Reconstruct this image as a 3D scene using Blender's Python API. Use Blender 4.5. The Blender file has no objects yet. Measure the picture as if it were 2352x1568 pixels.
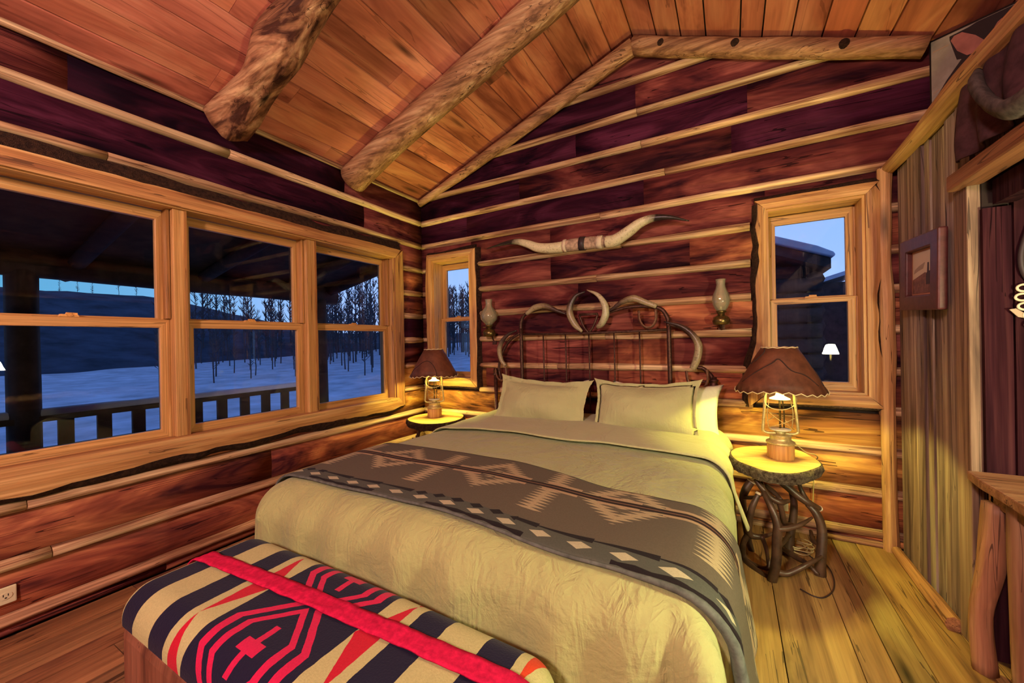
import bpy, bmesh, math, random
from mathutils import Vector, Matrix, noise
PI = math.pi
random.seed(7)
SC = bpy.context.scene
COL = SC.collection

# ------------------------------------------------------------------ camera, world, exposure
def look(yaw, pitch, roll):
    f = Vector((-math.sin(yaw)*math.cos(pitch), math.cos(yaw)*math.cos(pitch), math.sin(pitch)))
    r = Vector((math.cos(yaw), math.sin(yaw), 0)); u = r.cross(f)
    r2 = r*math.cos(roll) + u*math.sin(roll); u2 = -r*math.sin(roll) + u*math.cos(roll)
    return Matrix((r2, u2, -f)).transposed().to_4x4()
cam = bpy.data.cameras.new('camera'); camo = bpy.data.objects.new('camera', cam); COL.objects.link(camo)
cam.sensor_width = 36; cam.lens = 36*890.6/2352; cam.clip_start = .03; cam.clip_end = 400
camo.matrix_world = Matrix.Translation((2.8762, -3.1611, 1.3)) @ look(.5139349, -.0016957, -.018641)
SC.camera = camo
SC.view_settings.view_transform = 'Standard'
try: SC.view_settings.look = 'None'
except Exception: pass
SC.view_settings.gamma = 1; SC.view_settings.use_curve_mapping = False
SC.view_settings.exposure = 0.0
LAMP_W = 210.0        # bedside lamps
LAMP_COL = (1, .90, .17)
DESK_E = 560.0       # glow of the lamp shade on the desk to the right of the camera
DESK_COL = (1, .96, .52)
FILL_E = 450.0       # glow of the unseen lantern added behind the camera as fill light
FILL_COL = (1, .70, .62)
SC.cycles.max_bounces = 8; SC.cycles.use_adaptive_sampling = True; SC.cycles.adaptive_threshold = .03; SC.cycles.diffuse_bounces = 3; SC.cycles.glossy_bounces = 2; SC.cycles.use_light_tree = False; SC.cycles.transparent_max_bounces = 12

w = bpy.data.worlds.new('dusk'); SC.world = w; w.use_nodes = True
nt = w.node_tree; nt.nodes.clear()
wo = nt.nodes.new('ShaderNodeOutputWorld'); bg = nt.nodes.new('ShaderNodeBackground')
tc = nt.nodes.new('ShaderNodeTexCoord'); sx = nt.nodes.new('ShaderNodeSeparateXYZ')
mr = nt.nodes.new('ShaderNodeMapRange'); mr.inputs[1].default_value = 0; mr.inputs[2].default_value = .6
ra = nt.nodes.new('ShaderNodeValToRGB')
ra.color_ramp.elements[0].color = (.34, .50, .92, 1); ra.color_ramp.elements[1].color = (.08, .18, .46, 1)
e = ra.color_ramp.elements.new(.35); e.color = (.27, .44, .86, 1)
rb = nt.nodes.new('ShaderNodeValToRGB')
rb.color_ramp.elements[0].color = (.085, .36, .58, 1); rb.color_ramp.elements[1].color = (.03, .16, .36, 1)
mx = nt.nodes.new('ShaderNodeMix'); mx.data_type = 'RGBA'
m2 = nt.nodes.new('ShaderNodeMapRange'); m2.inputs[1].default_value = -1.0; m2.inputs[2].default_value = -.82
L = nt.links.new
L(tc.outputs['Generated'], sx.inputs[0]); L(sx.outputs['Z'], mr.inputs[0]); L(mr.outputs[0], ra.inputs[0]); L(mr.outputs[0], rb.inputs[0])
L(sx.outputs['X'], m2.inputs[0]); L(m2.outputs[0], mx.inputs[0]); L(rb.outputs[0], mx.inputs[6]); L(ra.outputs[0], mx.inputs[7])
L(mx.outputs[2], bg.inputs[0]); bg.inputs[1].default_value = 1.35; L(bg.outputs[0], wo.inputs[0])

# ------------------------------------------------------------------ node helpers
class NT:
    def __init__(s, mat): s.t = mat.node_tree; s.n = s.t.nodes; s.l = s.t.links
    def new(s, k, **kw):
        n = s.n.new(k)
        for a, b in kw.items(): setattr(n, a, b)
        return n
    def put(s, sock, v):
        if isinstance(v, X): s.l.new(v.s, sock)
        elif hasattr(v, 'is_output'): s.l.new(v, sock)
        else: sock.default_value = v
    def math(s, op, a, b=0.0, c=0.0):
        n = s.new('ShaderNodeMath', operation=op); s.put(n.inputs[0], a); s.put(n.inputs[1], b); s.put(n.inputs[2], c)
        return X(s, n.outputs[0])
    def mix(s, f, a, b, mode='MIX'):
        n = s.new('ShaderNodeMix', data_type='RGBA', blend_type=mode); s.put(n.inputs[0], f); s.put(n.inputs[6], c4(a)); s.put(n.inputs[7], c4(b))
        return n.outputs[2]
    def ramp(s, f, stops, interp='LINEAR'):
        n = s.new('ShaderNodeValToRGB'); cr = n.color_ramp; cr.interpolation = interp
        while len(cr.elements) < len(stops): cr.elements.new(.5)
        for e, (p, c) in zip(cr.elements, stops): e.position = p; e.color = c4(c)
        s.put(n.inputs[0], f); return n.outputs[0]
    def noise(s, vec, scale=1, detail=5, dist=0, rough=.55):
        n = s.new('ShaderNodeTexNoise'); s.put(n.inputs['Vector'], vec); n.inputs['Scale'].default_value = scale
        n.inputs['Detail'].default_value = detail; n.inputs['Distortion'].default_value = dist; n.inputs['Roughness'].default_value = rough
        return X(s, n.outputs[0])
    def coords(s, scale, rnd=True, kind='Object'):
        t = s.new('ShaderNodeTexCoord'); v = t.outputs[kind]
        if rnd:
            o = s.new('ShaderNodeObjectInfo'); m = s.new('ShaderNodeVectorMath', operation='SCALE')
            m.inputs[0].default_value = (37.1, 53.7, 71.3); s.put(m.inputs['Scale'], o.outputs['Random'])
            a = s.new('ShaderNodeVectorMath', operation='ADD'); s.put(a.inputs[0], v); s.put(a.inputs[1], m.outputs[0]); v = a.outputs[0]
        mp = s.new('ShaderNodeMapping'); s.put(mp.inputs[0], v); mp.inputs['Scale'].default_value = scale
        return mp.outputs[0]
    def uv(s):
        t = s.new('ShaderNodeTexCoord'); sp = s.new('ShaderNodeSeparateXYZ'); s.put(sp.inputs[0], t.outputs['UV'])
        return X(s, sp.outputs[0]), X(s, sp.outputs[1])
class X:
    def __init__(s, t, sock): s.t = t; s.s = sock
    def __add__(s, o): return s.t.math('ADD', s, o)
    __radd__ = __add__
    def __sub__(s, o): return s.t.math('SUBTRACT', s, o)
    def __rsub__(s, o): return s.t.math('SUBTRACT', o, s)
    def __mul__(s, o): return s.t.math('MULTIPLY', s, o)
    __rmul__ = __mul__
    def __truediv__(s, o): return s.t.math('DIVIDE', s, o)
    def __lt__(s, o): return s.t.math('LESS_THAN', s, o)
    def __gt__(s, o): return s.t.math('GREATER_THAN', s, o)
    def abs(s): return s.t.math('ABSOLUTE', s)
    def floor(s): return s.t.math('FLOOR', s)
    def frac(s): return s.t.math('FRACT', s)
    def min(s, o): return s.t.math('MINIMUM', s, o)
    def max(s, o): return s.t.math('MAXIMUM', s, o)
def c4(c):
    if isinstance(c, (tuple, list)): return tuple(c) if len(c) == 4 else tuple(c) + (1,)
    return c
def base_mat(name, col=(.5, .5, .5), rough=.6, metal=0, spec=.4):
    m = bpy.data.materials.new(name); m.use_nodes = True
    p = m.node_tree.nodes['Principled BSDF']
    p.inputs['Base Color'].default_value = c4(col); p.inputs['Roughness'].default_value = rough
    p.inputs['Metallic'].default_value = metal; p.inputs['Specular IOR Level'].default_value = spec
    return m, NT(m), p
def bump(t, p, h, strength=.3, dist=.01):
    b = t.new('ShaderNodeBump'); b.inputs['Strength'].default_value = strength; b.inputs['Distance'].default_value = dist
    t.put(b.inputs['Height'], h); t.put(p.inputs['Normal'], b.outputs[0])
def wood(name, dark, mid, light, axis=0, big=9, fine=70, rough=.55, bmp=.35, knots=.5, var=.5, spec=.35, lo=.32, hi=.7, along=.7, finemix=.45, crack=.8, cs=34):
    """streaky timber, grain along the given axis; each piece gets its own shift, value and tint (object colour)"""
    m, t, p = base_mat(name, mid, rough, 0, spec)
    s1 = [big]*3; s1[axis] = along; s2 = [fine]*3; s2[axis] = 2.2; s3 = [5.5]*3; s3[axis] = 1.1
    a = t.noise(t.coords(s1), 1, 4, 1.1, .6); b = t.noise(t.coords(s2), 1, 2, .3, .6); hb = t.noise(t.coords([x*.6 for x in s2]), 1, 1, 0, .5)
    col = t.ramp(a, [(lo, dark), ((lo+hi)/2, mid), (hi, light)])
    col = t.mix(finemix, col, t.ramp(b, [(.3, (.42, .40, .40)), (.62, (1.15, 1.15, 1.15))]), 'MULTIPLY')
    if knots:
        v = t.new('ShaderNodeTexVoronoi'); t.put(v.inputs['Vector'], t.coords(s3)); v.inputs['Scale'].default_value = 1
        k = t.ramp(X(t, v.outputs['Distance']), [(.03, (0, 0, 0)), (.16, (1, 1, 1))])
        col = t.mix(knots, col, k, 'MULTIPLY')
    if crack:
        s4 = [cs]*3; s4[axis] = .9; n4 = t.noise(t.coords(s4), 1, 1, .6, .5); ck = (n4 - .5).abs()
        gate = t.noise(t.coords([7 if i != axis else 2 for i in range(3)]), 1, 0, 0, .5)
        msk = t.math('MULTIPLY', ck < .010, gate > .5)
        col = t.mix(t.math('MULTIPLY', msk, crack), col, tuple(x*.35 for x in dark))
    o = t.new('ShaderNodeObjectInfo')
    val = t.math('MULTIPLY_ADD', o.outputs['Random'], var, 1-var/2)
    hv = t.new('ShaderNodeHueSaturation'); t.put(hv.inputs['Value'], val); t.put(hv.inputs['Color'], col)
    col = t.mix(1.0, hv.outputs[0], o.outputs['Color'], 'MULTIPLY')
    t.put(p.inputs['Base Color'], col)
    bump(t, p, hb, bmp, .010)
    return m

M = {}
LD, LM, LL = (.040, .010, .015), (.20, .056, .036), (.44, .165, .085)
M['log_x'] = wood('log timber x', LD, LM, LL, 0, big=5, along=1.1, rough=.8, finemix=.4, var=.35, spec=.08, lo=.36, hi=.66, cs=26)
M['log_y'] = wood('log timber y', LD, LM, LL, 1, big=5, along=1.1, rough=.8, finemix=.4, var=.35, spec=.08, lo=.36, hi=.66, cs=26)
M['chink_x'] = wood('chinking pole x', (.20, .09, .05), (.50, .30, .165), (.72, .52, .31), 0, big=16, fine=120, knots=.8, var=.4, rough=.75, spec=.15, finemix=.6, lo=.36, hi=.64, cs=55)
M['chink_y'] = wood('chinking pole y', (.20, .09, .05), (.50, .30, .165), (.72, .52, .31), 1, big=16, fine=120, knots=.8, var=.4, rough=.75, spec=.15, finemix=.6, lo=.36, hi=.64, cs=55)
M['ceil'] = wood('ceiling board', (.29, .080, .052), (.55, .178, .112), (.70, .29, .18), 1, big=3.6, along=.8, fine=60, knots=.8, var=.3, rough=.6, spec=.2, finemix=.2, crack=.4, cs=14, lo=.34, hi=.66)
M['floor'] = wood('floor board', (.13, .065, .032), (.34, .20, .075), (.48, .32, .12), 1, big=7, fine=80, knots=.9, var=.2, rough=.5, finemix=.35)
M['fir_x'] = wood('window fir x', (.36, .16, .05), (.52, .27, .09), (.64, .37, .14), 0, big=26, fine=150, knots=.1, var=.2, rough=.42)
M['fir_y'] = wood('window fir y', (.36, .16, .05), (.52, .27, .09), (.64, .37, .14), 1, big=26, fine=150, knots=.1, var=.2, rough=.42)
M['fir_z'] = wood('window fir z', (.36, .16, .05), (.52, .27, .09), (.64, .37, .14), 2, big=26, fine=150, knots=.1, var=.2, rough=.42)
M['live_x'] = wood('live edge slab x', (.26, .10, .04), (.50, .25, .09), (.66, .42, .18), 0, big=14, fine=120, knots=.5, var=.25)
M['live_y'] = wood('live edge slab y', (.26, .10, .04), (.50, .25, .09), (.66, .42, .18), 1, big=14, fine=120, knots=.5, var=.25)
M['live_z'] = wood('live edge slab z', (.26, .10, .04), (.50, .25, .09), (.66, .42, .18), 2, big=14, fine=120, knots=.5, var=.25)
M['grey_z'] = wood('weathered board', (.085, .054, .045), (.25, .178, .138), (.45, .39, .31), 2, big=15, fine=110, knots=.5, var=.35, rough=.75)
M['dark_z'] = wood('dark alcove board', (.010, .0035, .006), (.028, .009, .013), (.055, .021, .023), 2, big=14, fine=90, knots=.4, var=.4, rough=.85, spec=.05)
M['rafter'] = wood('rafter log', (.06, .02, .012), (.32, .15, .075), (.58, .36, .19), 0, big=9, fine=60, knots=.95, var=.2, rough=.65, bmp=.8, spec=.2, finemix=.6, lo=.38, hi=.64, cs=24)
M['rafter_pale'] = wood('pale rafter log', (.16, .07, .035), (.38, .19, .095), (.58, .37, .20), 0, big=14, along=.45, fine=70, knots=.9, var=.2, rough=.65, bmp=.8, spec=.2, finemix=.6, cs=30)
M['pole_z'] = wood('peeled pole z', (.28, .13, .05), (.50, .27, .11), (.66, .43, .2), 2, big=16, fine=90, knots=.7, var=.2)
M['pole_y'] = wood('peeled pole y', (.22, .10, .05), (.44, .22, .09), (.62, .38, .17), 1, big=16, fine=90, knots=.7, var=.2)
M['desk'] = wood('desk timber', (.16, .06, .03), (.34, .16, .075), (.5, .28, .14), 0, big=12, fine=80, knots=.5, var=.2)
M['desk_z'] = wood('desk leg timber', (.14, .055, .035), (.30, .14, .08), (.48, .29, .17), 2, big=12, fine=80, knots=.7, var=.3)
M['puck'] = wood('lamp base wood', (.30, .12, .03), (.50, .24, .07), (.66, .40, .13), 2, big=40, fine=200, knots=0, var=.1)
M['slab_top'] = wood('slab table top', (.42, .21, .06), (.60, .36, .12), (.74, .52, .22), 0, big=14, fine=120, knots=.3, var=.1, rough=.4)
def bark(name, c0, c1):
    m, t, p = base_mat(name, c0, .9, 0, .2)
    a = t.noise(t.coords((45, 45, 45)), 1, 6, .5, .7); v = t.new('ShaderNodeTexVoronoi'); t.put(v.inputs['Vector'], t.coords((70, 70, 70)))
    t.put(p.inputs['Base Color'], t.ramp(a, [(.35, c0), (.7, c1)])); bump(t, p, a + X(t, v.outputs['Distance']), 1.0, .02)
    return m
M['bark'] = bark('bark', (.028, .012, .012), (.13, .06, .035))
M['bark_pale'] = bark('pale bark', (.06, .035, .022), (.42, .33, .22))
def plain(name, col, rough=.6, metal=0, spec=.4, grain=0, gs=40):
    m, t, p = base_mat(name, col, rough, metal, spec)
    if grain:
        a = t.noise(t.coords((gs, gs, gs)), 1, 5, .2, .6)
        lo = tuple(c*(1-grain) for c in col); hi = tuple(min(1, c*(1+grain)) for c in col)
        t.put(p.inputs['Base Color'], t.ramp(a, [(.3, lo), (.7, hi)])); bump(t, p, a, .25, .004)
    return m
M['gap'] = plain('dark backing', (.018, .009, .008), .95)
M['iron'] = plain('rusted iron', (.085, .04, .03), .5, .75, .5, .5, 60)
M['shoe'] = plain('horseshoe iron', (.16, .075, .045), .6, .5, .5, .4, 60)
M['brass'] = plain('aged lantern metal', (.55, .43, .19), .42, .55, .5, .25, 80)
M['bronze'] = plain('dark brass', (.16, .115, .04), .3, .85, .5, .3, 60)
M['tin'] = plain('pale enamel', (.75, .72, .5), .35, .1)
M['cordm'] = plain('lamp cord', (.45, .36, .16), .5)
M['cord_dark'] = plain('dark cord', (.035, .02, .018), .5)
M['plate'] = plain('outlet plastic', (.72, .68, .42), .35)
M['slot'] = plain('outlet slot', (.03, .02, .02), .6)
M['leather'] = plain('shade leather', (.125, .040, .021), .6, 0, .3, .35, 16)
M['stitch'] = plain('rawhide stitching', (.72, .60, .34), .7)
M['seam'] = plain('dark seam', (.03, .012, .010), .8)
M['wrap'] = plain('horn hide wrap', (.40, .28, .20), .8, 0, .2, .5, 30)
M['antler'] = plain('antler', (.062, .032, .018), .38, 0, .4, .6, 14)
M['antler_tip'] = plain('antler tip', (.62, .50, .33), .5, 0, .4, .2, 30)
M['bone'] = plain('bone', (.66, .56, .40), .5, 0, .4, .2, 30)
M['feather'] = plain('feather', (.42, .31, .22), .8)
M['strap'] = plain('dark leather strap', (.035, .022, .025), .5)
M['maroon'] = plain('picture frame wood', (.085, .022, .022), .4, 0, .4, .3, 30)
M['mat'] = plain('picture mat', (.45, .20, .12), .8)
M['psky'] = plain('print sky', (.62, .50, .36), .6)
M['pland'] = plain('print land', (.19, .085, .06), .6, 0, .3, .4, 50)
M['pbutte'] = plain('print butte', (.035, .02, .02), .6)
M['pcloud'] = plain('print cloud', (.36, .26, .18), .6)
M['canvas'] = plain('canvas pale', (.30, .27, .22), .7, 0, .3, .25, 9)
M['canvas_dark'] = plain('canvas dark', (.022, .014, .016), .7)
M['canvas_hat'] = plain('canvas hat brown', (.36, .14, .11), .7, 0, .3, .2, 12)
M['frame_black'] = plain('black frame', (.012, .008, .010), .4)
M['coat'] = plain('dark coat cloth', (.055, .022, .026), .9, 0, .2, .4, 25)
M['sleeve'] = plain('grey sleeve cloth', (.075, .060, .055), .9, 0, .1, .5, 30)
M['bench_side'] = wood('bench side leather', (.10, .032, .022), (.21, .075, .042), (.30, .12, .07), 2, big=9, fine=60, knots=.2, var=.1)
M['snow'] = plain('snow', (.46, .46, .58), .8, 0, .1, .3, .9)
M['snow_hill'] = plain('dim wooded hill', (.035, .045, .075), .95, 0, .1, .5, .35)
M['twig'] = plain('bare aspen bark', (.050, .045, .055), .9)
M['porch'] = plain('dark porch timber', (.050, .028, .022), .8, 0, .2, .4, 6)
M['cabin'] = plain('dark cabin logs', (.035, .028, .03), .85, 0, .2, .4, 6)
def emis(name, col, s):
    m = bpy.data.materials.new(name); m.use_nodes = True; t = NT(m); t.n.clear()
    o = t.new('ShaderNodeOutputMaterial'); e = t.new('ShaderNodeEmission'); e.inputs[0].default_value = c4(col); e.inputs[1].default_value = s
    t.put(o.inputs[0], e.outputs[0]); return m
M['bulb'] = emis('lit bulb', (1, .8, .35), 12)
M['lit_shade'] = None
M['lit_shade'] = emis('lit fabric shade', DESK_COL, DESK_E); M['fill_globe'] = emis('added fill globe', FILL_COL, FILL_E)
def glass(name, tint=(1, 1, 1), gain=1.0, rough=0.0):
    m = bpy.data.materials.new(name); m.use_nodes = True; t = NT(m); t.n.clear()
    o = t.new('ShaderNodeOutputMaterial'); a = t.new('ShaderNodeBsdfTransparent'); g = t.new('ShaderNodeBsdfGlossy'); x = t.new('ShaderNodeMixShader'); f = t.new('ShaderNodeFresnel')
    a.inputs[0].default_value = c4(tint); g.inputs['Roughness'].default_value = rough; f.inputs['IOR'].default_value = 1.5
    t.put(x.inputs[0], t.math('MULTIPLY', f.outputs[0], gain)); t.put(x.inputs[1], a.outputs[0]); t.put(x.inputs[2], g.outputs[0]); t.put(o.inputs[0], x.outputs[0])
    return m
M['pane'] = glass('window glass', (.93, .96, .98), 1.0)
M['chimney'] = glass('lamp chimney glass', (.96, .95, .9), 2.2, .03)
t = NT(M['chimney']); o_ = [n for n in t.n if n.type == 'OUTPUT_MATERIAL'][0]; src = o_.inputs[0].links[0].from_socket
df = t.new('ShaderNodeBsdfTranslucent'); df.inputs[0].default_value = (.95, .9, .66, 1); d2 = t.new('ShaderNodeBsdfDiffuse'); d2.inputs[0].default_value = (.95, .9, .66, 1)
ad = t.new('ShaderNodeMixShader'); t.put(ad.inputs[1], df.outputs[0]); t.put(ad.inputs[2], d2.outputs[0]); mxs = t.new('ShaderNodeMixShader'); mxs.inputs[0].default_value = .20
t.put(mxs.inputs[1], src); t.put(mxs.inputs[2], ad.outputs[0]); t.put(o_.inputs[0], mxs.outputs[0])
def horn_mat(name, stops, rough=.35):
    m, t, p = base_mat(name, (.6, .5, .4), rough, 0, .5)
    u, v = t.uv(); n = t.noise(t.coords((8, 8, 8)), 1, 4, .5); s = t.noise(t.coords((60, 60, 60)), 1, 3, 1.2)
    c = t.ramp(u + (n - .5)*.22, stops)
    c = t.mix(.6, c, t.ramp(s, [(.33, (.25, .2, .16)), (.46, (1, 1, 1))]), 'MULTIPLY')
    t.put(p.inputs['Base Color'], c); bump(t, p, s, .25, .004); return m
CREAM = (.66, .60, .38); HB = (.018, .011, .012)
M['horn'] = horn_mat('steer horn', [(0, CREAM), (.56, CREAM), (.70, HB), (1, HB)])
M['horn_bed'] = horn_mat('headboard horn', [(0, (.34, .28, .17)), (.40, (.28, .21, .12)), (.64, (.06, .032, .024)), (1, HB)])
M['horn_pale'] = horn_mat('pale headboard horn', [(0, (.22, .15, .09)), (.35, (.46, .44, .27)), (.8, (.46, .40, .26)), (1, (.3, .22, .14))])

def linen(name, col, wr=.35, crease=.35):
    m, t, p = base_mat(name, col, .85, 0, .2)
    p.inputs['Sheen Weight'].default_value = .15
    a = t.noise(t.coords((3.2, 3.2, 3.2), False), 1, 5, 1.2, .5); b = t.noise(t.coords((260, 260, 260), False), 1, 2)
    c = t.noise(t.coords((9, 5, 9), False), 1, 3, 1.8, .5)
    t.put(p.inputs['Base Color'], t.ramp(a, [(.3, tuple(x*.93 for x in col)), (.7, col)]))
    dv_ = t.noise(t.coords((16, 16, 2.2), False), 1, 3, 1.4, .5)
    h = a*1.2 + (c - .5).abs()*-crease + (dv_ - .5).abs()*-crease*1.3 + b*.03
    bump(t, p, h, wr, .03); return m
M['duvet'] = linen('cream duvet cotton', (.36, .364, .150), .8)
M['sheet'] = linen('cream sheet cotton', (.44, .425, .22), .5)
M['white'] = linen('white pillow cotton', (.70, .72, .50), .4)
M['mattress'] = linen('mattress ticking', (.62, .58, .45), .2)

# bench cushion weave: u runs along the bench, v across it (0 at the middle), both in metres on the cloth
m, t, p = base_mat('striped wool weave', (.5, .45, .2), .9, 0, .15); p.inputs['Sheen Weight'].default_value = .06
u, v = t.uv(); wob = (t.noise(t.coords((30, 30, 30), False), 1, 3) - .5)*.012
U = (u - 1.765 + wob*.6).abs(); V = v.abs()
NAVY, CRM, RED, DRED = (.010, .008, .030), (.46, .43, .20), (.56, .010, .075), (.48, .007, .028)
st = t.ramp(U, [(0, CRM), (.315, NAVY), (.412, CRM), (.535, NAVY), (.632, CRM)], 'CONSTANT')
vc = (V - .165).abs(); d = U + (vc - .05).max(0.0)
dia = t.ramp(d, [(0, NAVY), (.085, RED), (.113, NAVY), (.140, RED), (.168, NAVY)], 'CONSTANT')
cr = ((U < .011)*(vc < .075)).max((U < .040)*(vc < .018))
dia = t.mix(cr, dia, RED)
col = t.mix(U < .202, st, dia)
inner = .202 + (1.0 - ((V - .165).abs()/.165).min(1.0))*.080
tri = (U > inner)*(U < .282)
col = t.mix(tri, col, DRED)
tr2 = (U > .66)*(V > .06)*((U - .66) < (V - .06)*.30)*(V < .24)*(u > 1.8)
col = t.mix(tr2, col, (.55, .05, .015))
fz = t.noise(t.coords((190, 190, 190), False), 1, 3)
t.put(p.inputs['Base Color'], t.mix(.35, col, t.ramp(fz, [(.3, (.6, .6, .6)), (.7, (1.1, 1.1, 1.1))]), 'MULTIPLY')); bump(t, p, fz, .5, .004)
M['weave'] = m
M['band'] = plain('red wool band', (.52, .010, .06), .95, 0, .1, .3, 60)

# throw blanket weave: u along the bed's width, v from the edge nearer the pillows (0) to the edge nearer the foot (.62)
m, t, p = base_mat('grey patterned wool', (.2, .2, .15), .92, 0, .08); p.inputs['Sheen Weight'].default_value = .03
u, v = t.uv()
GREY, TAN, BLK, STL = (.105, .085, .060), (.36, .28, .165), (.014, .010, .012), (.075, .078, .064)
zig = ((v*44).frac() - .5).abs()*.10
P = .60
uu = ((u/P + .30).frac() - .5).abs()*P
vm = (v - .215).abs()
dd = uu + vm*1.05 + zig
c = t.mix((dd < .205)*(dd > .135), GREY, TAN)
c = t.mix((dd < .075), c, TAN)
uu2 = ((u/P + .80).frac() - .5).abs()*P
s2 = (uu2 + zig*1.1 < .058)*((v - .25).abs() < .20)
c = t.mix(s2, c, TAN)
near = (v - .215).abs()
c = t.mix((near < .040)*(((u*4.2).frac() - .5).abs() < .33), c, (.36, .25, .15))
ln = ((v - .204).abs() < .0085).max((v - .228).abs() < .0085)
c = t.mix((near < .012), c, (.17, .09, .055)); c = t.mix(ln, c, (.022, .011, .010))
c = t.mix(v > .528, c, STL)
w1_ = ((u*5.2).frac())
c = t.mix(((v - .533).abs() < .003 + w1_*.011)*(((u*.9).frac()) < .55), c, BLK)
chk = ((v - .535).abs() + ((u*11).frac() - .5).abs()*.055 < .020)*(((u*.9).frac()) > .55)
lt = ((v - .573).abs() + ((u*7.5).frac() - .5).abs()*.065 < .020)
c = t.mix(lt, c, (.42, .38, .25)); c = t.mix(chk, c, BLK)
c = t.mix(((v - .607).abs() < .006 + ((u*11).frac() - .5).abs()*.012)*(((u*1.4 + .4).frac()) < .6), c, BLK)
fz = t.noise(t.coords((170, 170, 170), False), 1, 3)
t.put(p.inputs['Base Color'], t.mix(.35, c, t.ramp(fz, [(.3, (.65, .65, .65)), (.7, (1.1, 1.1, 1.1))]), 'MULTIPLY')); bump(t, p, fz, .4, .003)
M['throw'] = m

# ------------------------------------------------------------------ mesh helpers
class MB:
    def __init__(s): s.v = []; s.f = []; s.uv = {}
    def add(s, vs, fs, uvs=None):
        k = len(s.v); s.v += [tuple(x) for x in vs]
        for i, f in enumerate(fs):
            s.f.append(tuple(a+k for a in f))
        if uvs:
            for i, q in enumerate(uvs): s.uv[k+i] = q
        return s
    def box(s, a, b, ch=0.0):
        x0, y0, z0 = [min(p, q) for p, q in zip(a, b)]; x1, y1, z1 = [max(p, q) for p, q in zip(a, b)]
        vs = [(x, y, z) for x in (x0, x1) for y in (y0, y1) for z in (z0, z1)]
        return s.add(vs, [(0, 1, 3, 2), (4, 6, 7, 5), (0, 4, 5, 1), (2, 3, 7, 6), (0, 2, 6, 4), (1, 5, 7, 3)])
    def tube(s, pts, rad, n=8, smooth=4, closed=False, wob=0.0, round_ends=False, flat=1.0):
        pts = [Vector(p) for p in pts]
        if not isinstance(rad, (list, tuple)): rad = [rad]*len(pts)
        P, R = [], []
        N = len(pts); segs = N if closed else N-1
        for i in range(segs):
            if smooth > 1:
                p1, p2 = pts[i], pts[(i+1) % N]
                p0 = pts[i-1] if (i > 0 or closed) else p1*2-p2
                p3 = pts[(i+2) % N] if (i+2 < N or closed) else p2*2-p1
                for k in range(smooth):
                    a = k/smooth
                    P.append(.5*((2*p1) + (p2-p0)*a + (2*p0-5*p1+4*p2-p3)*a*a + (3*p1-p0-3*p2+p3)*a**3)); R.append(rad[i]*(1-a)+rad[(i+1) % N]*a)
            else: P.append(pts[i]); R.append(rad[i])
        if not closed: P.append(pts[-1]); R.append(rad[-1])
        K = len(P); t0 = (P[1]-P[0]).normalized()
        nv = t0.orthogonal().normalized(); vs, uv = [], []
        for i in range(K):
            if closed: d = (P[(i+1) % K]-P[i-1]).normalized()
            else: d = (P[min(i+1, K-1)]-P[max(i-1, 0)]).normalized()
            nv = (nv - d*nv.dot(d)).normalized(); bv = d.cross(nv)
            for k in range(n):
                a = 2*PI*k/n; q = nv*math.cos(a)+bv*math.sin(a)*flat
                r = R[i]
                if wob: r *= 1 + wob*noise.noise(P[i]*4.0 + q*1.3)
                vs.append(P[i]+q*r); uv.append((i/(K-1), k/n))
        fs = []
        for i in range(K if closed else K-1):
            for k in range(n):
                fs.append((i*n+k, i*n+(k+1) % n, ((i+1) % K)*n+(k+1) % n, ((i+1) % K)*n+k))
        if not closed:
            d0 = (P[0]-P[1]).normalized(); d1 = (P[-1]-P[-2]).normalized()
            ca = len(vs); vs += [P[0]+d0*(R[0]*.5 if round_ends else 0), P[-1]+d1*(R[-1]*.5 if round_ends else 0)]; uv += [(0, 0), (1, 0)]
            for k in range(n): fs += [((k+1) % n, k, ca), ((K-1)*n+k, (K-1)*n+(k+1) % n, ca+1)]
        return s.add(vs, fs, uv)
    def lathe(s, prof, c=(0, 0, 0), n=24, cap=True):
        vs = []; K = len(prof)
        for r, z in prof:
            for k in range(n): vs.append((c[0]+r*math.cos(2*PI*k/n), c[1]+r*math.sin(2*PI*k/n), c[2]+z))
        fs = [(i*n+k, i*n+(k+1) % n, (i+1)*n+(k+1) % n, (i+1)*n+k) for i in range(K-1) for k in range(n)]
        if cap: fs += [tuple(range(n))[::-1], tuple((K-1)*n+k for k in range(n))]
        return s.add(vs, fs)
    def grid(s, fn, na, nb, uvfn=None):
        vs = [fn(i/na, j/nb) for i in range(na+1) for j in range(nb+1)]
        uv = [uvfn(i/na, j/nb) for i in range(na+1) for j in range(nb+1)] if uvfn else None
        fs = [(i*(nb+1)+j, (i+1)*(nb+1)+j, (i+1)*(nb+1)+j+1, i*(nb+1)+j+1) for i in range(na) for j in range(nb)]
        return s.add(vs, fs, uv)
    def sweep(s, rings):
        """closed profile rings, capped"""
        n = len(rings[0]); vs = [p for r in rings for p in r]
        fs = [(i*n+k, i*n+(k+1) % n, (i+1)*n+(k+1) % n, (i+1)*n+k) for i in range(len(rings)-1) for k in range(n)]
        fs += [tuple(range(n))[::-1], tuple((len(rings)-1)*n+k for k in range(n))]
        return s.add(vs, fs)
    def prism(s, poly, fn, d0, d1):
        """poly of 2-D points; fn(a, b, d) gives the 3-D point"""
        n = len(poly); vs = [fn(a, b, d0) for a, b in poly]+[fn(a, b, d1) for a, b in poly]
        return s.add(vs, [tuple(range(n))[::-1], tuple(range(n, 2*n))]+[(k, (k+1) % n, n+(k+1) % n, n+k) for k in range(n)])
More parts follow.
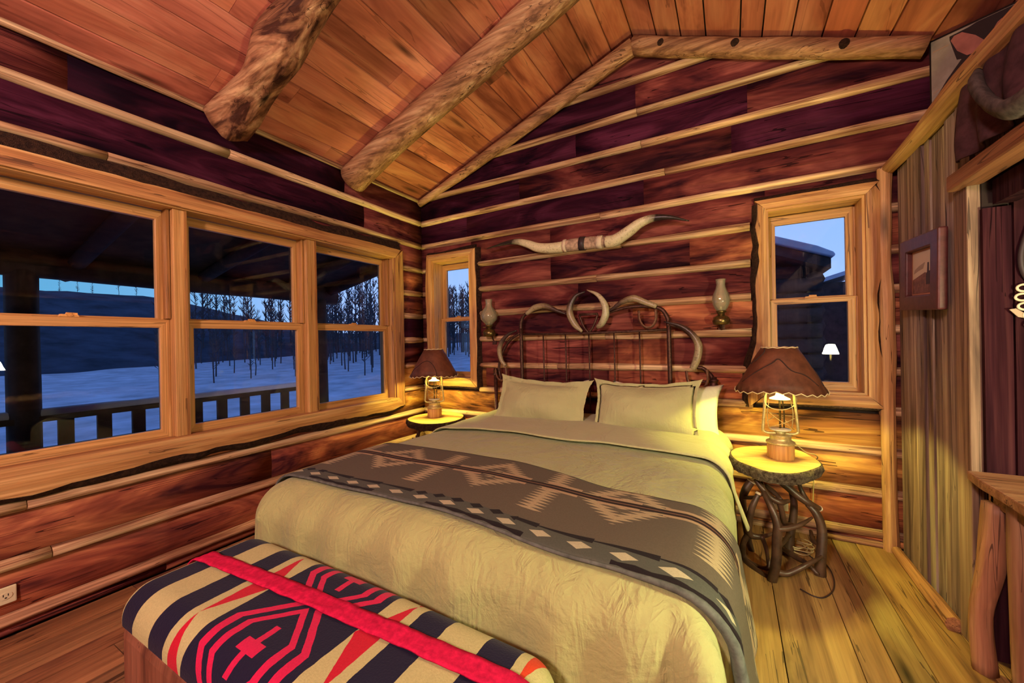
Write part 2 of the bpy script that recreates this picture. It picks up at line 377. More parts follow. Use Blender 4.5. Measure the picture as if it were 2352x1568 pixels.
    def mesh(s, name, off=(0, 0, 0), recalc=True):
        me = bpy.data.meshes.new(name)
        o = Vector(off); me.from_pydata([Vector(v)-o for v in s.v], [], s.f)
        if s.uv:
            l = me.uv_layers.new(name='UVMap')
            for lp in me.loops: l.data[lp.index].uv = s.uv.get(lp.vertex_index, (0, 0))
        if recalc:
            b = bmesh.new(); b.from_mesh(me); bmesh.ops.recalc_face_normals(b, faces=b.faces); b.to_mesh(me); b.free()
        return me
def world_loc(o):
    v = Vector((0, 0, 0))
    while o is not None: v += o.location; o = o.parent
    return v
def obj(name, mb, mat, parent=None, smooth=False, color=None, label=None, mods=(), local=False):
    me = mb.mesh(name, (0, 0, 0) if (parent is None or local) else world_loc(parent))
    me.materials.append(mat)
    if smooth: me.polygons.foreach_set('use_smooth', [True]*len(me.polygons))
    o = bpy.data.objects.new(name, me); COL.objects.link(o); o.parent = parent
    if color: o.color = tuple(color)+(1,) if len(color) == 3 else color
    if label: o['label'] = label
    return o
def tag(o, label, cat, group=None, kind=None):
    o['label'] = label
    if cat: o['category'] = cat
    if group: o['group'] = group
    if kind: o['kind'] = kind
    return o
def thing(name, label, cat, loc=(0, 0, 0), group=None):
    o = bpy.data.objects.new(name, None); COL.objects.link(o); o.location = loc; o.empty_display_size = .1
    return tag(o, label, cat, group)
def setting(name, mb=None, mat=None):
    if mb is None:
        o = bpy.data.objects.new(name, None); COL.objects.link(o)
    else: o = obj(name, mb, mat)
    o['kind'] = 'structure'; return o
def bev(o, w=.004, seg=2):
    m = o.modifiers.new('bevel', 'BEVEL'); m.width = w; m.segments = seg; m.limit_method = 'ANGLE'; m.angle_limit = .6; return o
def dup(root, loc, rotz=0, label=None):
    r = root.copy(); COL.objects.link(r); r.location = loc; r.rotation_euler = (0, 0, rotz)
    if label: r['label'] = label
    for ch in list(root.children):
        c = ch.copy(); COL.objects.link(c); c.parent = r
        for g in list(ch.children):
            d = g.copy(); COL.objects.link(d); d.parent = c
    return r
def nz(*a): return noise.noise(Vector(a))

# ================================================================== THE ROOM
RIDGE_X, RIDGE_Z, EAVE_Z, SL, SR = 2.243, 3.661, 2.804, .382, .41
XR, XE, YF = 3.73, 5.2, -7.0        # partition face, far right wall, wall behind the camera
def ceil_z(x): return EAVE_Z + SL*x if x <= RIDGE_X else RIDGE_Z - SR*(x-RIDGE_X)
ML = lambda s, d, z: (-d, s, z)     # left wall: s = y, d = depth into the wall
MK = lambda s, d, z: (s, d, z)      # back wall: s = x, d = y

def panel(M3, s0, s1, z0, z1, holes, d0, d1):
    ss = sorted({s0, s1} | {h[0] for h in holes} | {h[1] for h in holes}); zz = sorted({z0, z1} | {h[2] for h in holes} | {h[3] for h in holes})
    ss = [a for a in ss if s0 <= a <= s1]; zz = [a for a in zz if z0 <= a <= z1]
    idx = {}; vs = []; fs = []
    def vid(i, j, k):
        if (i, j, k) not in idx: idx[(i, j, k)] = len(vs); vs.append(M3(ss[i], (d0, d1)[k], zz[j]))
        return idx[(i, j, k)]
    def solid(i, j):
        if not (0 <= i < len(ss)-1 and 0 <= j < len(zz)-1): return False
        a, b = (ss[i]+ss[i+1])/2, (zz[j]+zz[j+1])/2
        return not any(h[0] < a < h[1] and h[2] < b < h[3] for h in holes)
    for i in range(len(ss)-1):
        for j in range(len(zz)-1):
            if not solid(i, j): continue
            fs.append((vid(i, j, 0), vid(i+1, j, 0), vid(i+1, j+1, 0), vid(i, j+1, 0))); fs.append((vid(i, j, 1), vid(i, j+1, 1), vid(i+1, j+1, 1), vid(i+1, j, 1)))
            if not solid(i-1, j): fs.append((vid(i, j, 0), vid(i, j+1, 0), vid(i, j+1, 1), vid(i, j, 1)))
            if not solid(i+1, j): fs.append((vid(i+1, j, 0), vid(i+1, j, 1), vid(i+1, j+1, 1), vid(i+1, j+1, 0)))
            if not solid(i, j-1): fs.append((vid(i, j, 0), vid(i, j, 1), vid(i+1, j, 1), vid(i+1, j, 0)))
            if not solid(i, j+1): fs.append((vid(i, j+1, 0), vid(i+1, j+1, 0), vid(i+1, j+1, 1), vid(i, j+1, 1)))
    return MB().add(vs, fs)

# openings (s0, s1, z0, z1) and the outer edges of their casings
H1 = (-3.0, -.435, .735, 2.135); C1 = (-3.12, -.30, .66, 2.215)
H2 = (.172, .648, .925, 2.142);  C2 = (.095, .742, .845, 2.222)
H3 = (3.092, 3.60, .925, 2.150); C3 = (2.99, 3.672, .845, 2.225)
CH = [.075, .325, .58, .83, 1.07, 1.325, 1.575, 1.81, 2.06, 2.32, 2.57, 2.82, 3.08, 3.34]   # chinking heights

wall_left = setting('wall_left', panel(ML, YF, .17, -.3, 2.95, [H1], .035, .17), M['gap'])
wall_back = setting('wall_back', panel(MK, -.17, XE+.1, -.3, 3.75, [H2, H3], .035, .17), M['gap'])

def log_piece(M3, s0, s1, z0, z1, mat, parent, tint):
    n = max(2, int((s1-s0)/.22)); rings = []
    for i in range(n+1):
        s = s0 + (s1-s0)*i/n; a = .007*nz(s*2.1, z0*9, 3.1); b = .007*nz(s*2.3, z1*9, 8.7); c = .006*nz(s*1.3, z0*5, 5.5)
        zl, zh = z0+a, z1+b; hgt = zh-zl
        rings.append([M3(s, .05, zl), M3(s, .016, zl), M3(s, .002+c, zl+.012), M3(s, -.006+c, zl+hgt*.5), M3(s, .001+c, zh-.012), M3(s, .014, zh), M3(s, .05, zh)])
    o = obj('log', MB().sweep(rings), mat, parent, True, tint)
    return o
def cut(s0, s1, z0, z1, holes):
    out = [(s0, s1, z0, z1)]
    for h in holes:
        nx = []
        for a, b, c, d in out:
            if b <= h[0] or a >= h[1] or d <= h[2] or c >= h[3]: nx.append((a, b, c, d)); continue
            if a < h[0]: nx.append((a, h[0], c, d))
            if b > h[1]: nx.append((h[1], b, c, d))
            if c < h[2]: nx.append((max(a, h[0]), min(b, h[1]), c, h[2]))
            if d > h[3]: nx.append((max(a, h[0]), min(b, h[1]), h[3], d))
        out = nx
    return [q for q in out if q[1]-q[0] > .02 and q[3]-q[2] > .015]
DK, MD, LT, LY, LO = (.17, .08, .42), (.58, .44, .68), (1.15, 1.1, 1.0), (1.6, 2.2, 1.05), (2.1, 2.3, 1.4)  # purple-dark tint for upper courses holds shade, yellow tint near lamps holds glow
def courses(M3, s0, s1, holes, tops, joints, mat, parent):
    zs = [-.17]+CH
    for k in range(len(zs)-1):
        z0, z1 = zs[k]+.022, zs[k+1]-.022
        if z1 < 0 or z0 > tops: continue
        js = [s0]+joints.get(k, ([], []))[0]+[s1]; tint = joints.get(k, ([], [MD]))[1]
        for q in range(len(js)-1):
            a, b = js[q], js[q+1]
            for (c, d, e_, f_) in cut(a, b, max(z0, .0), z1, holes):
                r = random.uniform(.85, 1.18); tt = tint[q % len(tint)]
                log_piece(M3, c, d, e_, f_, mat, parent, tuple(r*x for x in tt))
def strip(M3, s0, s1, z, mat, parent, h=.056, dep=.034):
    n = max(2, int((s1-s0)/.11)); rings = []
    for i in range(n+1):
        s = s0+(s1-s0)*i/n; hh = h*(.5+.13*nz(s*2.7, z*7, 1.7)); dd = dep*(1+.35*nz(s*3.1, z*11, 4.2)); zc = z+.007*nz(s*1.1, z*13, 9.9)
        rings.append([M3(s, .04, zc-hh), M3(s, .004, zc-hh), M3(s, -dd*.7, zc-hh*.62), M3(s, -dd, zc+hh*.05), M3(s, -dd*.62, zc+hh*.7), M3(s, .004, zc+hh), M3(s, .04, zc+hh)])
    return obj('chinking_pole', MB().sweep(rings), mat, parent, True, (1, 1, 1))
def strips(M3, s0, s1, casings, mat, parent, span):
    for z in CH:
        a0, b0 = span(z)
        if b0-a0 < .1: continue
        segs = [(max(a0, s0), min(b0, s1))]
        for c in casings:
            if c[2]-.02 < z < c[3]+.02:
                nx = []
                for a, b in segs:
                    if b <= c[0] or a >= c[1]: nx.append((a, b)); continue
                    if a < c[0]: nx.append((a, c[0]+.012))
                    if b > c[1]: nx.append((c[1]-.012, b))
                segs = nx
        for a, b in segs:
            if b-a < .03: continue
            if b-a > 2.2:
                j = a+(b-a)*random.uniform(.35, .65); strip(M3, a, j-.002, z, mat, parent); strip(M3, j+.002, b, z, mat, parent)
            else: strip(M3, a, b, z, mat, parent)
# each course: (joint positions, tint of each piece)
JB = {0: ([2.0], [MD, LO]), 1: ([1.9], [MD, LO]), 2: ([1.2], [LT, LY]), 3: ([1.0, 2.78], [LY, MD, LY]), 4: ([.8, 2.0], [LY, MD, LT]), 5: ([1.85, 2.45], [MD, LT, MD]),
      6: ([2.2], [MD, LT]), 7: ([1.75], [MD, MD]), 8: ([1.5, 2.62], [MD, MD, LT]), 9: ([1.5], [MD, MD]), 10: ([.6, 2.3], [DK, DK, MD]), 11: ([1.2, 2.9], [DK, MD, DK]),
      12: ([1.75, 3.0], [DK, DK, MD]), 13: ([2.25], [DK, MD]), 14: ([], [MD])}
def back_span(z):
    x0 = max(0.0, (z-EAVE_Z)/SL); x1 = min(XE, RIDGE_X+(RIDGE_Z-z)/SR); return (x0, x1) if z > EAVE_Z else (0, XE)
zs_ = [-.17]+CH+[3.70]
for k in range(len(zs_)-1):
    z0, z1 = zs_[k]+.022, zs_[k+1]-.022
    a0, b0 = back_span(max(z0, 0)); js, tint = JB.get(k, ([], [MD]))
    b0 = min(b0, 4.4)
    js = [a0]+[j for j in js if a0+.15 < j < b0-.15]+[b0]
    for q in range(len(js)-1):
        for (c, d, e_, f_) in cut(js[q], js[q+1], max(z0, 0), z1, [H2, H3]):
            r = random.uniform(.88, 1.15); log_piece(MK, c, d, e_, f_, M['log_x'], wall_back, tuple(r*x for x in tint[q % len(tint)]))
strips(MK, 0.0, 4.4, [C2, C3], M['chink_x'], wall_back, back_span)
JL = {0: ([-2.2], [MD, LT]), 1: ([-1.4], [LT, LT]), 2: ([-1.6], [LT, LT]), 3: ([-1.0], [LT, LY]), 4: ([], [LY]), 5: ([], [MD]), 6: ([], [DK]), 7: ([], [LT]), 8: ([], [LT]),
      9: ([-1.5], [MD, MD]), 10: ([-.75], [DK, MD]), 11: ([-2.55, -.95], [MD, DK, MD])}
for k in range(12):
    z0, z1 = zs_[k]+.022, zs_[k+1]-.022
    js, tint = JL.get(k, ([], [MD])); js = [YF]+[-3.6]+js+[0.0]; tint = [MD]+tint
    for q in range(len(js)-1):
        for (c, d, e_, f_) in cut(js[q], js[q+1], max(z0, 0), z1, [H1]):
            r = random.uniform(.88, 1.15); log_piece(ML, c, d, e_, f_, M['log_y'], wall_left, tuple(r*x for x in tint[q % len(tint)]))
strips(ML, -5.0, -.03, [C1], M['chink_y'], wall_left, lambda z: (-5.0, -.03) if z < 2.8 else (0, 0))

# ---- floor
floor = setting('floor', MB().box((-.17, YF, -.3), (XE+.1, .17, -.022)), M['gap'])
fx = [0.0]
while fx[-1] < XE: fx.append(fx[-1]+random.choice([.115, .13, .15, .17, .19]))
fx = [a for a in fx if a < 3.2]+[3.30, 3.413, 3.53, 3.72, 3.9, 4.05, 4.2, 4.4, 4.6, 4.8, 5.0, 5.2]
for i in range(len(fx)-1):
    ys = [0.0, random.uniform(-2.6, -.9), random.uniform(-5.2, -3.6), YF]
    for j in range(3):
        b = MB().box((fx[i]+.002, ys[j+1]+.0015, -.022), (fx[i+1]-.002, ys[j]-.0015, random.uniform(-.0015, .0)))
        obj('floor_board', b, M['floor'], floor, False, tuple(random.uniform(.9, 1.1)*k for k in ((1, .97, .95) if fx[i] > 1.3 else (.80, .62, .75))))  # left-hand boards tinted darker and redder, shade put into their colour

# ---- ceiling: two slopes of boards under a dark deck
ceiling = setting('ceiling', MB().prism([(-.17, EAVE_Z-.17*SL+.03), (RIDGE_X, RIDGE_Z+.03), (XE+.3, ceil_z(XE+.3)+.03), (XE+.3, ceil_z(XE+.3)+.12), (RIDGE_X, RIDGE_Z+.12), (-.17, EAVE_Z-.17*SL+.12)],
                                        lambda a, b, d: (a, d, b), YF, .2), M['gap'])
def slope_board(x0, x1, y0, y1, drop, tint):
    z0, z1 = ceil_z(x0), ceil_z(x1)
    b = MB().prism([(x0, z0-drop), (x1, z1-drop), (x1, z1+.03), (x0, z0+.03)], lambda a, c, d: (a, d, c), y0, y1)
    obj('ceiling_board', b, M['ceil'], ceiling, False, tint)
cx = [0.0, .15, .305, .455, .615, .79, .945, 1.101, 1.271, 1.433, 1.597, 1.757, 1.924, 2.08, RIDGE_X, 2.422, 2.59, 2.754, 2.963, 3.089, 3.25, 3.405, 3.564, 3.72, 3.9, 4.1, 4.3, 4.5, 4.7, 4.95, XE]
for i in range(len(cx)-1):
    ys = [-.005, random.uniform(-2.4, -.5), random.uniform(-4.5, -2.9), YF]
    for j in range(3):
        r = random.uniform(.8, 1.15)
        if random.random() < .12: r *= 1.35
        slope_board(cx[i]+.0045, cx[i+1]-.0045, ys[j+1]+.001, ys[j]-.001, random.uniform(0, .004), (r, r*random.uniform(.92, 1.05), r*random.uniform(.88, 1.05)))
# the two log rafters on the left slope
def rafter(y, r, wob, gn, mat):
    pts, rad = [], []
    for i in range(11):
        x = .045 + (RIDGE_X-.02-.045)*i/10
        pts.append((x, y+gn*nz(x*1.7, y, 2.2), ceil_z(x)-r*.86+gn*.5*nz(x*2.1, y, 7.2))); rad.append(r*(1+wob*nz(x*3.3, y*3, .4))*(1.08 if i == 0 else 1))
    o = obj('rafter_log', MB().tube(pts, rad, 20, 4, wob=wob*.8, round_ends=True), mat, ceiling, True)
    return o
rafter(-1.885, .108, .34, .06, M['rafter'])
rafter(-.895, .106, .08, .02, M['rafter_pale'])

# rake trims: peeled logs along the gable
def trim(name, pts, rad, mat, n=12, wob=.12):
    o = setting(name, MB().tube(pts, rad, n, 8, wob=wob), mat); o.data.polygons.foreach_set('use_smooth', [True]*len(o.data.polygons)); return o
t1 = trim('trim_1', [(.02, -.045, 2.768), (.8, -.05, 3.03), (1.5, -.055, 3.285), (2.25, -.06, 3.562)], [.034, .05, .056, .068], M['rafter_pale'])
t2 = trim('trim_2', [(2.25, -.06, 3.562), (2.9, -.06, 3.30), (3.4, -.06, 3.10), (3.87, -.06, 2.93)], [.068, .062, .058, .055], M['rafter_pale'])
for kx, kz in ((2.46, 3.475), (2.93, 3.288), (3.50, 3.06)):
    obj('knot', MB().lathe([(.001, .012), (.016, .012), (.026, .004), (.03, -.01)], (0, 0, 0), 12), M['bark'], t2).matrix_local = Matrix.Translation((kx, -.118, kz)) @ Matrix.Rotation(PI/2, 4, 'X')
# pole under the left eave
trim('trim_3', [(.02, -.02, 2.79), (.022, -1.2, 2.795), (.02, -2.4, 2.79), (.022, -3.6, 2.79)], [.018, .02, .018, .02], M['chink_y'], 8, .2)

# ---- right-hand partition: weathered upright boards, alcove with a desk, shelf on top
wall_right = setting('wall_right', panel(lambda s, d, z: (XR+.03+d, s, z), YF, -.0, -.02, 2.30, [(-2.75, -.875, -.02, 1.93)], 0, .10), M['gap'])
by = [-.055, -.238, -.33, -.415, -.475, -.549, -.644, -.752]
for i in range(len(by)-1):
    d = random.choice([0, .006, .012, .02])
    b = MB().box((XR+.0+d, by[i+1]+.0015, .0), (XR+.04, by[i]-.0015, 2.26))
    obj('upright_board', b, M['grey_z'], wall_right, False, [(1, .95, .95), (1.25, 1.2, 1.1), (.8, .75, .8), (1.1, 1.05, 1)][i % 4])
bev(obj('jamb_board', MB().box((XR-.008, -.868, 0), (XR+.05, -.755, 1.90)), M['grey_z'], wall_right, False, (1.15, 1.0, .85)), .006)
yy = -.76
while yy > -2.9:                              # boards above the opening
    y2 = yy-random.uniform(.10, .17); obj('upright_board', MB().box((XR+random.choice([0, .008, .014]), y2+.0015, 1.965), (XR+.04, yy-.0015, 2.26)), M['grey_z'], wall_right, False, (.85, .8, .85)); yy = y2
yy = -2.76
while yy > YF+.3:
    y2 = yy-random.uniform(.12, .2); obj('upright_board', MB().box((XR+random.choice([0, .008, .014]), y2+.0015, 0), (XR+.04, yy-.0015, 2.26)), M['grey_z'], wall_right); yy = y2
hd = obj('header_board', MB().box((XR-.045, -2.8, 1.895), (XR+.04, -.80, 1.962)), M['pole_y'], wall_right, False, (.62, .5, .52)); bev(hd, .008)
obj('inner_header', MB().box((XR+.05, -2.75, 1.80), (XR+.11, -.90, 1.895)), M['dark_z'], wall_right)
setting('trim_4', MB().tube([(XR-.035, -.03, 0), (XR-.042, -.034, .7), (XR-.034, -.03, 1.4), (XR-.044, -.034, 1.75), (XR-.036, -.03, 2.29)], [.038, .034, .036, .03, .036], 10, 8, wob=.16), M['pole_z'])
setting('trim_5', MB().tube([(XR-.02, -.0, 2.285), (XR-.01, -.45, 2.295), (XR-.02, -.9, 2.31), (XR-.012, -1.6, 2.31), (XR-.015, -2.6, 2.31)], [.036, .042, .046, .046, .046], 12, 8, wob=.12), M['pole_y'])
setting('baseboard_right', MB().tube([(XR-.022, -.07, .022), (XR-.026, -.4, .024), (XR-.024, -.755, .026)], [.026, .03, .034], 8, 6, wob=.2), M['pole_y'])
# alcove: dark upright boards facing the room
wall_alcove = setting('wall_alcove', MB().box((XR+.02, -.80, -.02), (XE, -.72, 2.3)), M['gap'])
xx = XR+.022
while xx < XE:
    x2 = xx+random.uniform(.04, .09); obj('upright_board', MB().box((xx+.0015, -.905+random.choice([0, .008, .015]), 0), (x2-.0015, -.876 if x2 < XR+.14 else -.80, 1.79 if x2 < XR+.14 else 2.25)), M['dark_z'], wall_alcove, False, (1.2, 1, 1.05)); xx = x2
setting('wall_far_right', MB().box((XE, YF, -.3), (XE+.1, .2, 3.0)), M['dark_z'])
setting('wall_front', MB().box((-.2, YF-.1, -.3), (XE+.1, YF, 3.8)), M['log_x'])
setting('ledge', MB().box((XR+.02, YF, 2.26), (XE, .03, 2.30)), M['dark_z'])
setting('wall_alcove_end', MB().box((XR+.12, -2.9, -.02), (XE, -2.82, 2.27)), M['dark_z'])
setting('baseboard_back', MB().tube([(.9, -.012, .018), (2.2, -.014, .016), (3.69, -.012, .018)], .02, 8, 8, wob=.2), M['chink_x'])

# ------------------------------------------------------------------ windows
def live_slab(M3, vert, a0, a1, inner, sign, wmin, th, mat, parent, seed, barkw=.03, mit=(1, 1), pale=False, amp=.03):
    """slab along one axis; straight inner edge, waney outer edge with its bark; ends mitred towards the outer edge"""
    n = max(8, int(abs(a1-a0)/.05)); rings, brk = [], []
    P = (lambda a, o, d: M3(inner+sign*o, d, a)) if vert else (lambda a, o, d: M3(a, d, inner+sign*o))
    for i in range(n+1):
        f = i/n; wdt = wmin + amp*(nz(f*abs(a1-a0)*2.3, seed, .5)+.35*nz(f*abs(a1-a0)*9, seed, 3.5))
        wdt = max(wdt, .03); bw = barkw*(1+.6*nz(f*abs(a1-a0)*5, seed, 8.5))
        A = lambda o: (a0-mit[0]*o)*(1-f) + (a1+mit[1]*o)*f
        rings.append([P(A(0), 0, .012), P(A(0), 0, -th), P(A(wdt*.5), wdt*.5, -th-.003), P(A(wdt), wdt, -th+.006), P(A(wdt), wdt, .012)])
        brk.append([P(A(wdt), wdt-.004, .012), P(A(wdt), wdt-.002, -th+.004), P(A(wdt), wdt+bw*.55, -th*.55), P(A(wdt), wdt+bw, .0), P(A(wdt), wdt+bw, .012)])
    o = obj('casing', MB().sweep(rings), mat, parent)
    obj('bark_edge', MB().sweep(brk), M['bark_pale'] if pale else M['bark'], o)
    return o
def ring_frame(M3, s0, s1, z0, z1, ws, wt, wb, d0, d1):
    a = [(s0, z0), (s1, z0), (s1, z1), (s0, z1)]; b = [(s0+ws, z0+wb), (s1-ws, z0+wb), (s1-ws, z1-wt), (s0+ws, z1-wt)]
    vs = [M3(s, d0, z) for s, z in a+b]+[M3(s, d1, z) for s, z in a+b]; fs = []
    for k in range(4):
        j = (k+1) % 4
        fs += [(k, j, 4+j, 4+k), (8+k, 12+k, 12+j, 8+j), (k, 8+k, 8+j, j), (4+k, 4+j, 12+j, 12+k)]
    return MB().add(vs, fs)
def rails(o, mat):
    o.data.materials.append(mat)
    for i, q in enumerate(o.data.polygons): q.material_index = 1 if (i//4) % 2 == 0 else 0
    return o
def sash(M3, nm, s0, s1, z0, z1, ws, wt, wb, d, mat, parent):
    o = bev(obj(nm, ring_frame(M3, s0, s1, z0, z1, ws, wt, wb, d, d+.035), mat, parent), .004); rails(o, M['fir_y'] if M3 is ML else M['fir_x'])
    b = MB(); g = [(s0+ws-.005, z0+wb-.005), (s1-ws+.005, z0+wb-.005), (s1-ws+.005, z1-wt+.005), (s0+ws-.005, z1-wt+.005)]
    b.add([M3(s, d+.017, z) for s, z in g], [(0, 1, 2, 3)])
    obj('pane', b, M['pane'], o)
    return o
def lock(M3, s, d, z, parent):
    b = MB(); b.prism([(-.035, 0), (.035, 0), (.03, .012), (-.03, .012)], lambda a, c, dd: M3(s+a, d+dd, z+c), 0, .03); b.prism([(-.012, .012), (.03, .012), (.03, .02), (-.008, .022)], lambda a, c, dd: M3(s+a, d+dd, z+c), .006, .02)
    obj('sash_lock', b, M['fir_x'], parent, False, (1.2, 1.1, .9))
def jamb(M3, h, depth, mat, parent, name='jamb'):
    o = obj(name, ring_frame(M3, h[0]-.001, h[1]+.001, h[2]-.001, h[3]+.001, .016, .016, .016, -.035, depth), mat, parent); return rails(o, M['fir_y'] if M3 is ML else M['fir_x'])

# window 1: three sashed units side by side over the left wall
w1 = setting('window_1')
jamb(ML, H1, .16, M['fir_z'], w1)
units = [(-2.955, -2.145), (-2.075, -1.315), (-1.235, -.452)]
for a, b in ((-2.145, -2.075), (-1.315, -1.235)):
    bev(obj('mullion', MB().box((.018, a, .752), (-.13, b, 2.12)), M['fir_z'], w1), .004)
    obj('mullion_bead', MB().box((.024, b-.016, .752), (.016, b-.004, 2.12)), M['fir_z'], w1, False, (.75, .65, .6))
for a, b in units:
    us = sash(ML, 'upper_sash', a, b, 1.43, 2.115, .048, .055, .045, .085, M['fir_z'], w1)
    ls = sash(ML, 'lower_sash', a, b, .752, 1.465, .048, .05, .065, .045, M['fir_z'], w1)
    lock(ML, (a+b)/2, .045, 1.465, ls)
    obj('sash_stop', MB().box((-.02, b-.004, 1.47), (-.085, b-.018, 2.118)), M['fir_z'], w1, False, (.7, .62, .55))
live_slab(ML, False, -3.0, -.435, 2.128, 1, .085, .055, M['live_y'], w1, 3.3, .075, (1, .9), amp=.016)
live_slab(ML, False, -3.0, -.435, .772, -1, .10, .07, M['live_y'], w1, 7.7, .055, (1, .9), amp=.06)
live_slab(ML, True, .775, 2.128, -.437, 1, .115, .05, M['live_z'], w1, 9.1, .012, (.9, .8), amp=.012)
live_slab(ML, True, .775, 2.128, -3.0, -1, .115, .05, M['live_z'], w1, 2.1, .02, (.9, .8))
obj('stool', MB().box((.03, -3.0, .735), (-.13, -.437, .757)), M['fir_y'], w1)

def dh_window(name, h, sz, seeds, wl, amp, pale):
    w_ = setting(name)
    jamb(MK, h, .16, M['fir_z'], w_)
    s0, s1 = h[0]+.014, h[1]-.014
    sash(MK, 'upper_sash', s0, s1, 1.52, h[3]-.02, .05, .06, .04, .11, M['fir_z'], w_)
    ls = sash(MK, 'lower_sash', s0, s1, h[2]+.01, 1.548, .052, .034, .058, .07, M['fir_z'], w_)
    lock(MK, (s0+s1)/2, .07, 1.548, ls)
    live_slab(MK, True, h[2], h[3], h[0], -1, wl[0], .055, M['live_z'], w_, seeds[0], .030, (.95, .95), pale, amp)
    live_slab(MK, True, h[2], h[3], h[1], 1, wl[1], .055, M['live_z'], w_, seeds[1], .030, (.95, .95), pale, amp*.7)
    live_slab(MK, False, h[0], h[1], h[3], 1, .072, .055, M['live_x'], w_, seeds[2], .04, (.95, .95), False, .008)
    live_slab(MK, False, h[0], h[1], h[2], -1, .075, .06, M['live_x'], w_, seeds[3], .022, (.95, .95), True, .008)
    return w_
dh_window('window_2', H2, 0, (1.1, 4.4, 6.2, 8.8), (.072, .085), .03, False)
dh_window('window_3', H3, 0, (12.3, 15.1, 18.4, 21.7), (.088, .062), .085, False)

# outlets
def outlet(name, c, axis, label):
    o = thing(name, label, 'outlet', c)
    f = (lambda a, b, d: (c[0]+a, c[1]+d, c[2]+b)) if axis == 1 else (lambda a, b, d: (c[0]-d, c[1]+a, c[2]+b))
    bev(obj('cover_plate', MB().prism([(-.058, -.038), (.058, -.038), (.058, .038), (-.058, .038)], f, -.012, 0), M['plate'], o), .004)
    for sx_ in (-.026, .026):
        s = obj('socket', MB().prism([(sx_+.02*math.cos(k*PI/6), .016*math.sin(k*PI/6)) for k in range(12)], f, -.0145, -.006), M['plate'], o)
        for q in (-.007, .007): obj('slot', MB().prism([(sx_+q-.0015, -.001), (sx_+q+.0015, -.001), (sx_+q+.0015, .009), (sx_+q-.0015, .009)], f, -.0152, -.01), M['slot'], s)
        obj('slot', MB().prism([(sx_-.003, -.011), (sx_+.003, -.011), (sx_+.003, -.005), (sx_-.003, -.005)], f, -.0152, -.01), M['slot'], s)
    return o
outlet('wall_outlet', (3.135, -.004, .165), 1, 'cream outlet plate low on the log wall behind the antler nightstand')
outlet('wall_outlet', (.006, -2.80, .195), 0, 'cream outlet plate low on the log wall under the big window')

# ================================================================== BED
def drape_fn(rect, ztop, r, off=0.0, flare=.06, drop=.35, top=None, fold=None):
    x0, x1, y0, y1 = rect; q = PI/2*r
    def fn(a, b):
        nx, ny = min(max(a, x0), x1), min(max(b, y0), y1); ex, ey = a-nx, b-ny; Lg = math.hypot(ex, ey)
        zt = ztop + (top(nx, ny) if top else 0)
        if Lg < 1e-9: return Vector((a, b, zt+off))
        dx, dy = ex/Lg, ey/Lg
        if Lg < q: an = Lg/r; out = r*math.sin(an); dz = r*(1-math.cos(an)); s = 0
        else: an = PI/2; s = min(Lg-q, drop); out = r+flare*s; dz = r+s
        out += off*math.sin(an); dz -= off*math.cos(an)
        if fold: out += fold(nx, ny, dx, dy, Lg/q if Lg < q else 1+s)
        return Vector((nx+dx*out, ny+dy*out, zt-dz))
    return fn
BR = (1.03, 2.72, -2.05, -.16)
def dtop(x, y):
    u_, v_ = (x-1.87)/.85, (y+1.1)/.95
    return .016*(1-u_*u_)+.010*nz(x*1.6, y*1.6, .3)+.006*nz(x*4.3, y*3.1, 5.3)
def dfold(nx, ny, dx, dy, k):
    t_ = nx*1.0+ny*1.0+math.atan2(dy, dx)*.35
    return (.020*nz(t_*5.5, k*.8, 2.2)+.012*math.sin(t_*23+2*nz(t_*3, 0, 0)))*min(1, k)*(1.8 if abs(dx*dy) > .05 else .8)

bed = thing('bed', 'king bed with a rusted iron headboard set with horns and horseshoes', 'bed', (1.87, -1.1, 0))
IR = M['iron']
def ty(name, pts, rad, mat=IR, parent=bed, n=8, smooth=5, **kw): return obj(name, MB().tube(pts, rad, n, smooth, **kw), mat, parent, True)
HY = -.10
def hz(l, y=HY): return [(a, y, b) for a, b in l]
def post(x, h, r=.017):
    o = ty('post', [(x, HY, 0), (x, HY, h)], r, smooth=1, n=12)
    obj('collar', MB().lathe([(r+.001, -.03), (r+.009, -.024), (r+.009, -.012), (r+.003, -.004), (r+.003, .004), (r+.009, .012), (r+.009, .02), (r+.002, .026)], (x, HY, h-.04), 12), IR, o, True)
    return o
post(.968, 1.05); post(2.768, 1.02, .019)
for x, h in ((1.243, 1.41), (2.478, 1.43)): ty('upright', [(x, HY, .25), (x+.004, HY, h*.6), (x, HY, h)], .016)
ty('cross_rail', hz([(1.243, 1.357), (1.86, 1.352), (2.478, 1.362)]), .010, smooth=2)
ty('cross_rail', hz([(.968, .52), (2.768, .52)]), .014, smooth=1)
for x in (1.46, 1.665, 1.868, 2.073, 2.268): ty('spindle', hz([(x, .50), (x+.003, .95), (x, 1.355)]), .0065, smooth=2, n=6)
ty('arch', hz([(1.243, 1.36), (1.246, 1.47), (1.30, 1.54), (1.45, 1.572), (1.62, 1.545), (1.72, 1.51)]), [.016, .016, .015, .014, .012, .010])
ty('arch', hz([(2.02, 1.505), (2.16, 1.54), (2.30, 1.545), (2.42, 1.52), (2.47, 1.45), (2.478, 1.38)]), [.010, .012, .014, .015, .016, .016])
ty('arch', hz([(1.03, .93), (1.005, 1.05), (1.04, 1.18), (1.12, 1.30), (1.24, 1.37)]), [.010, .012, .013, .013, .012])
ty('arch', hz([(2.478, 1.40), (2.58, 1.36), (2.66, 1.25), (2.66, 1.10), (2.70, 1.08), (2.75, 1.03), (2.768, .97)]), [.012, .013, .013, .012, .013, .015, .016])
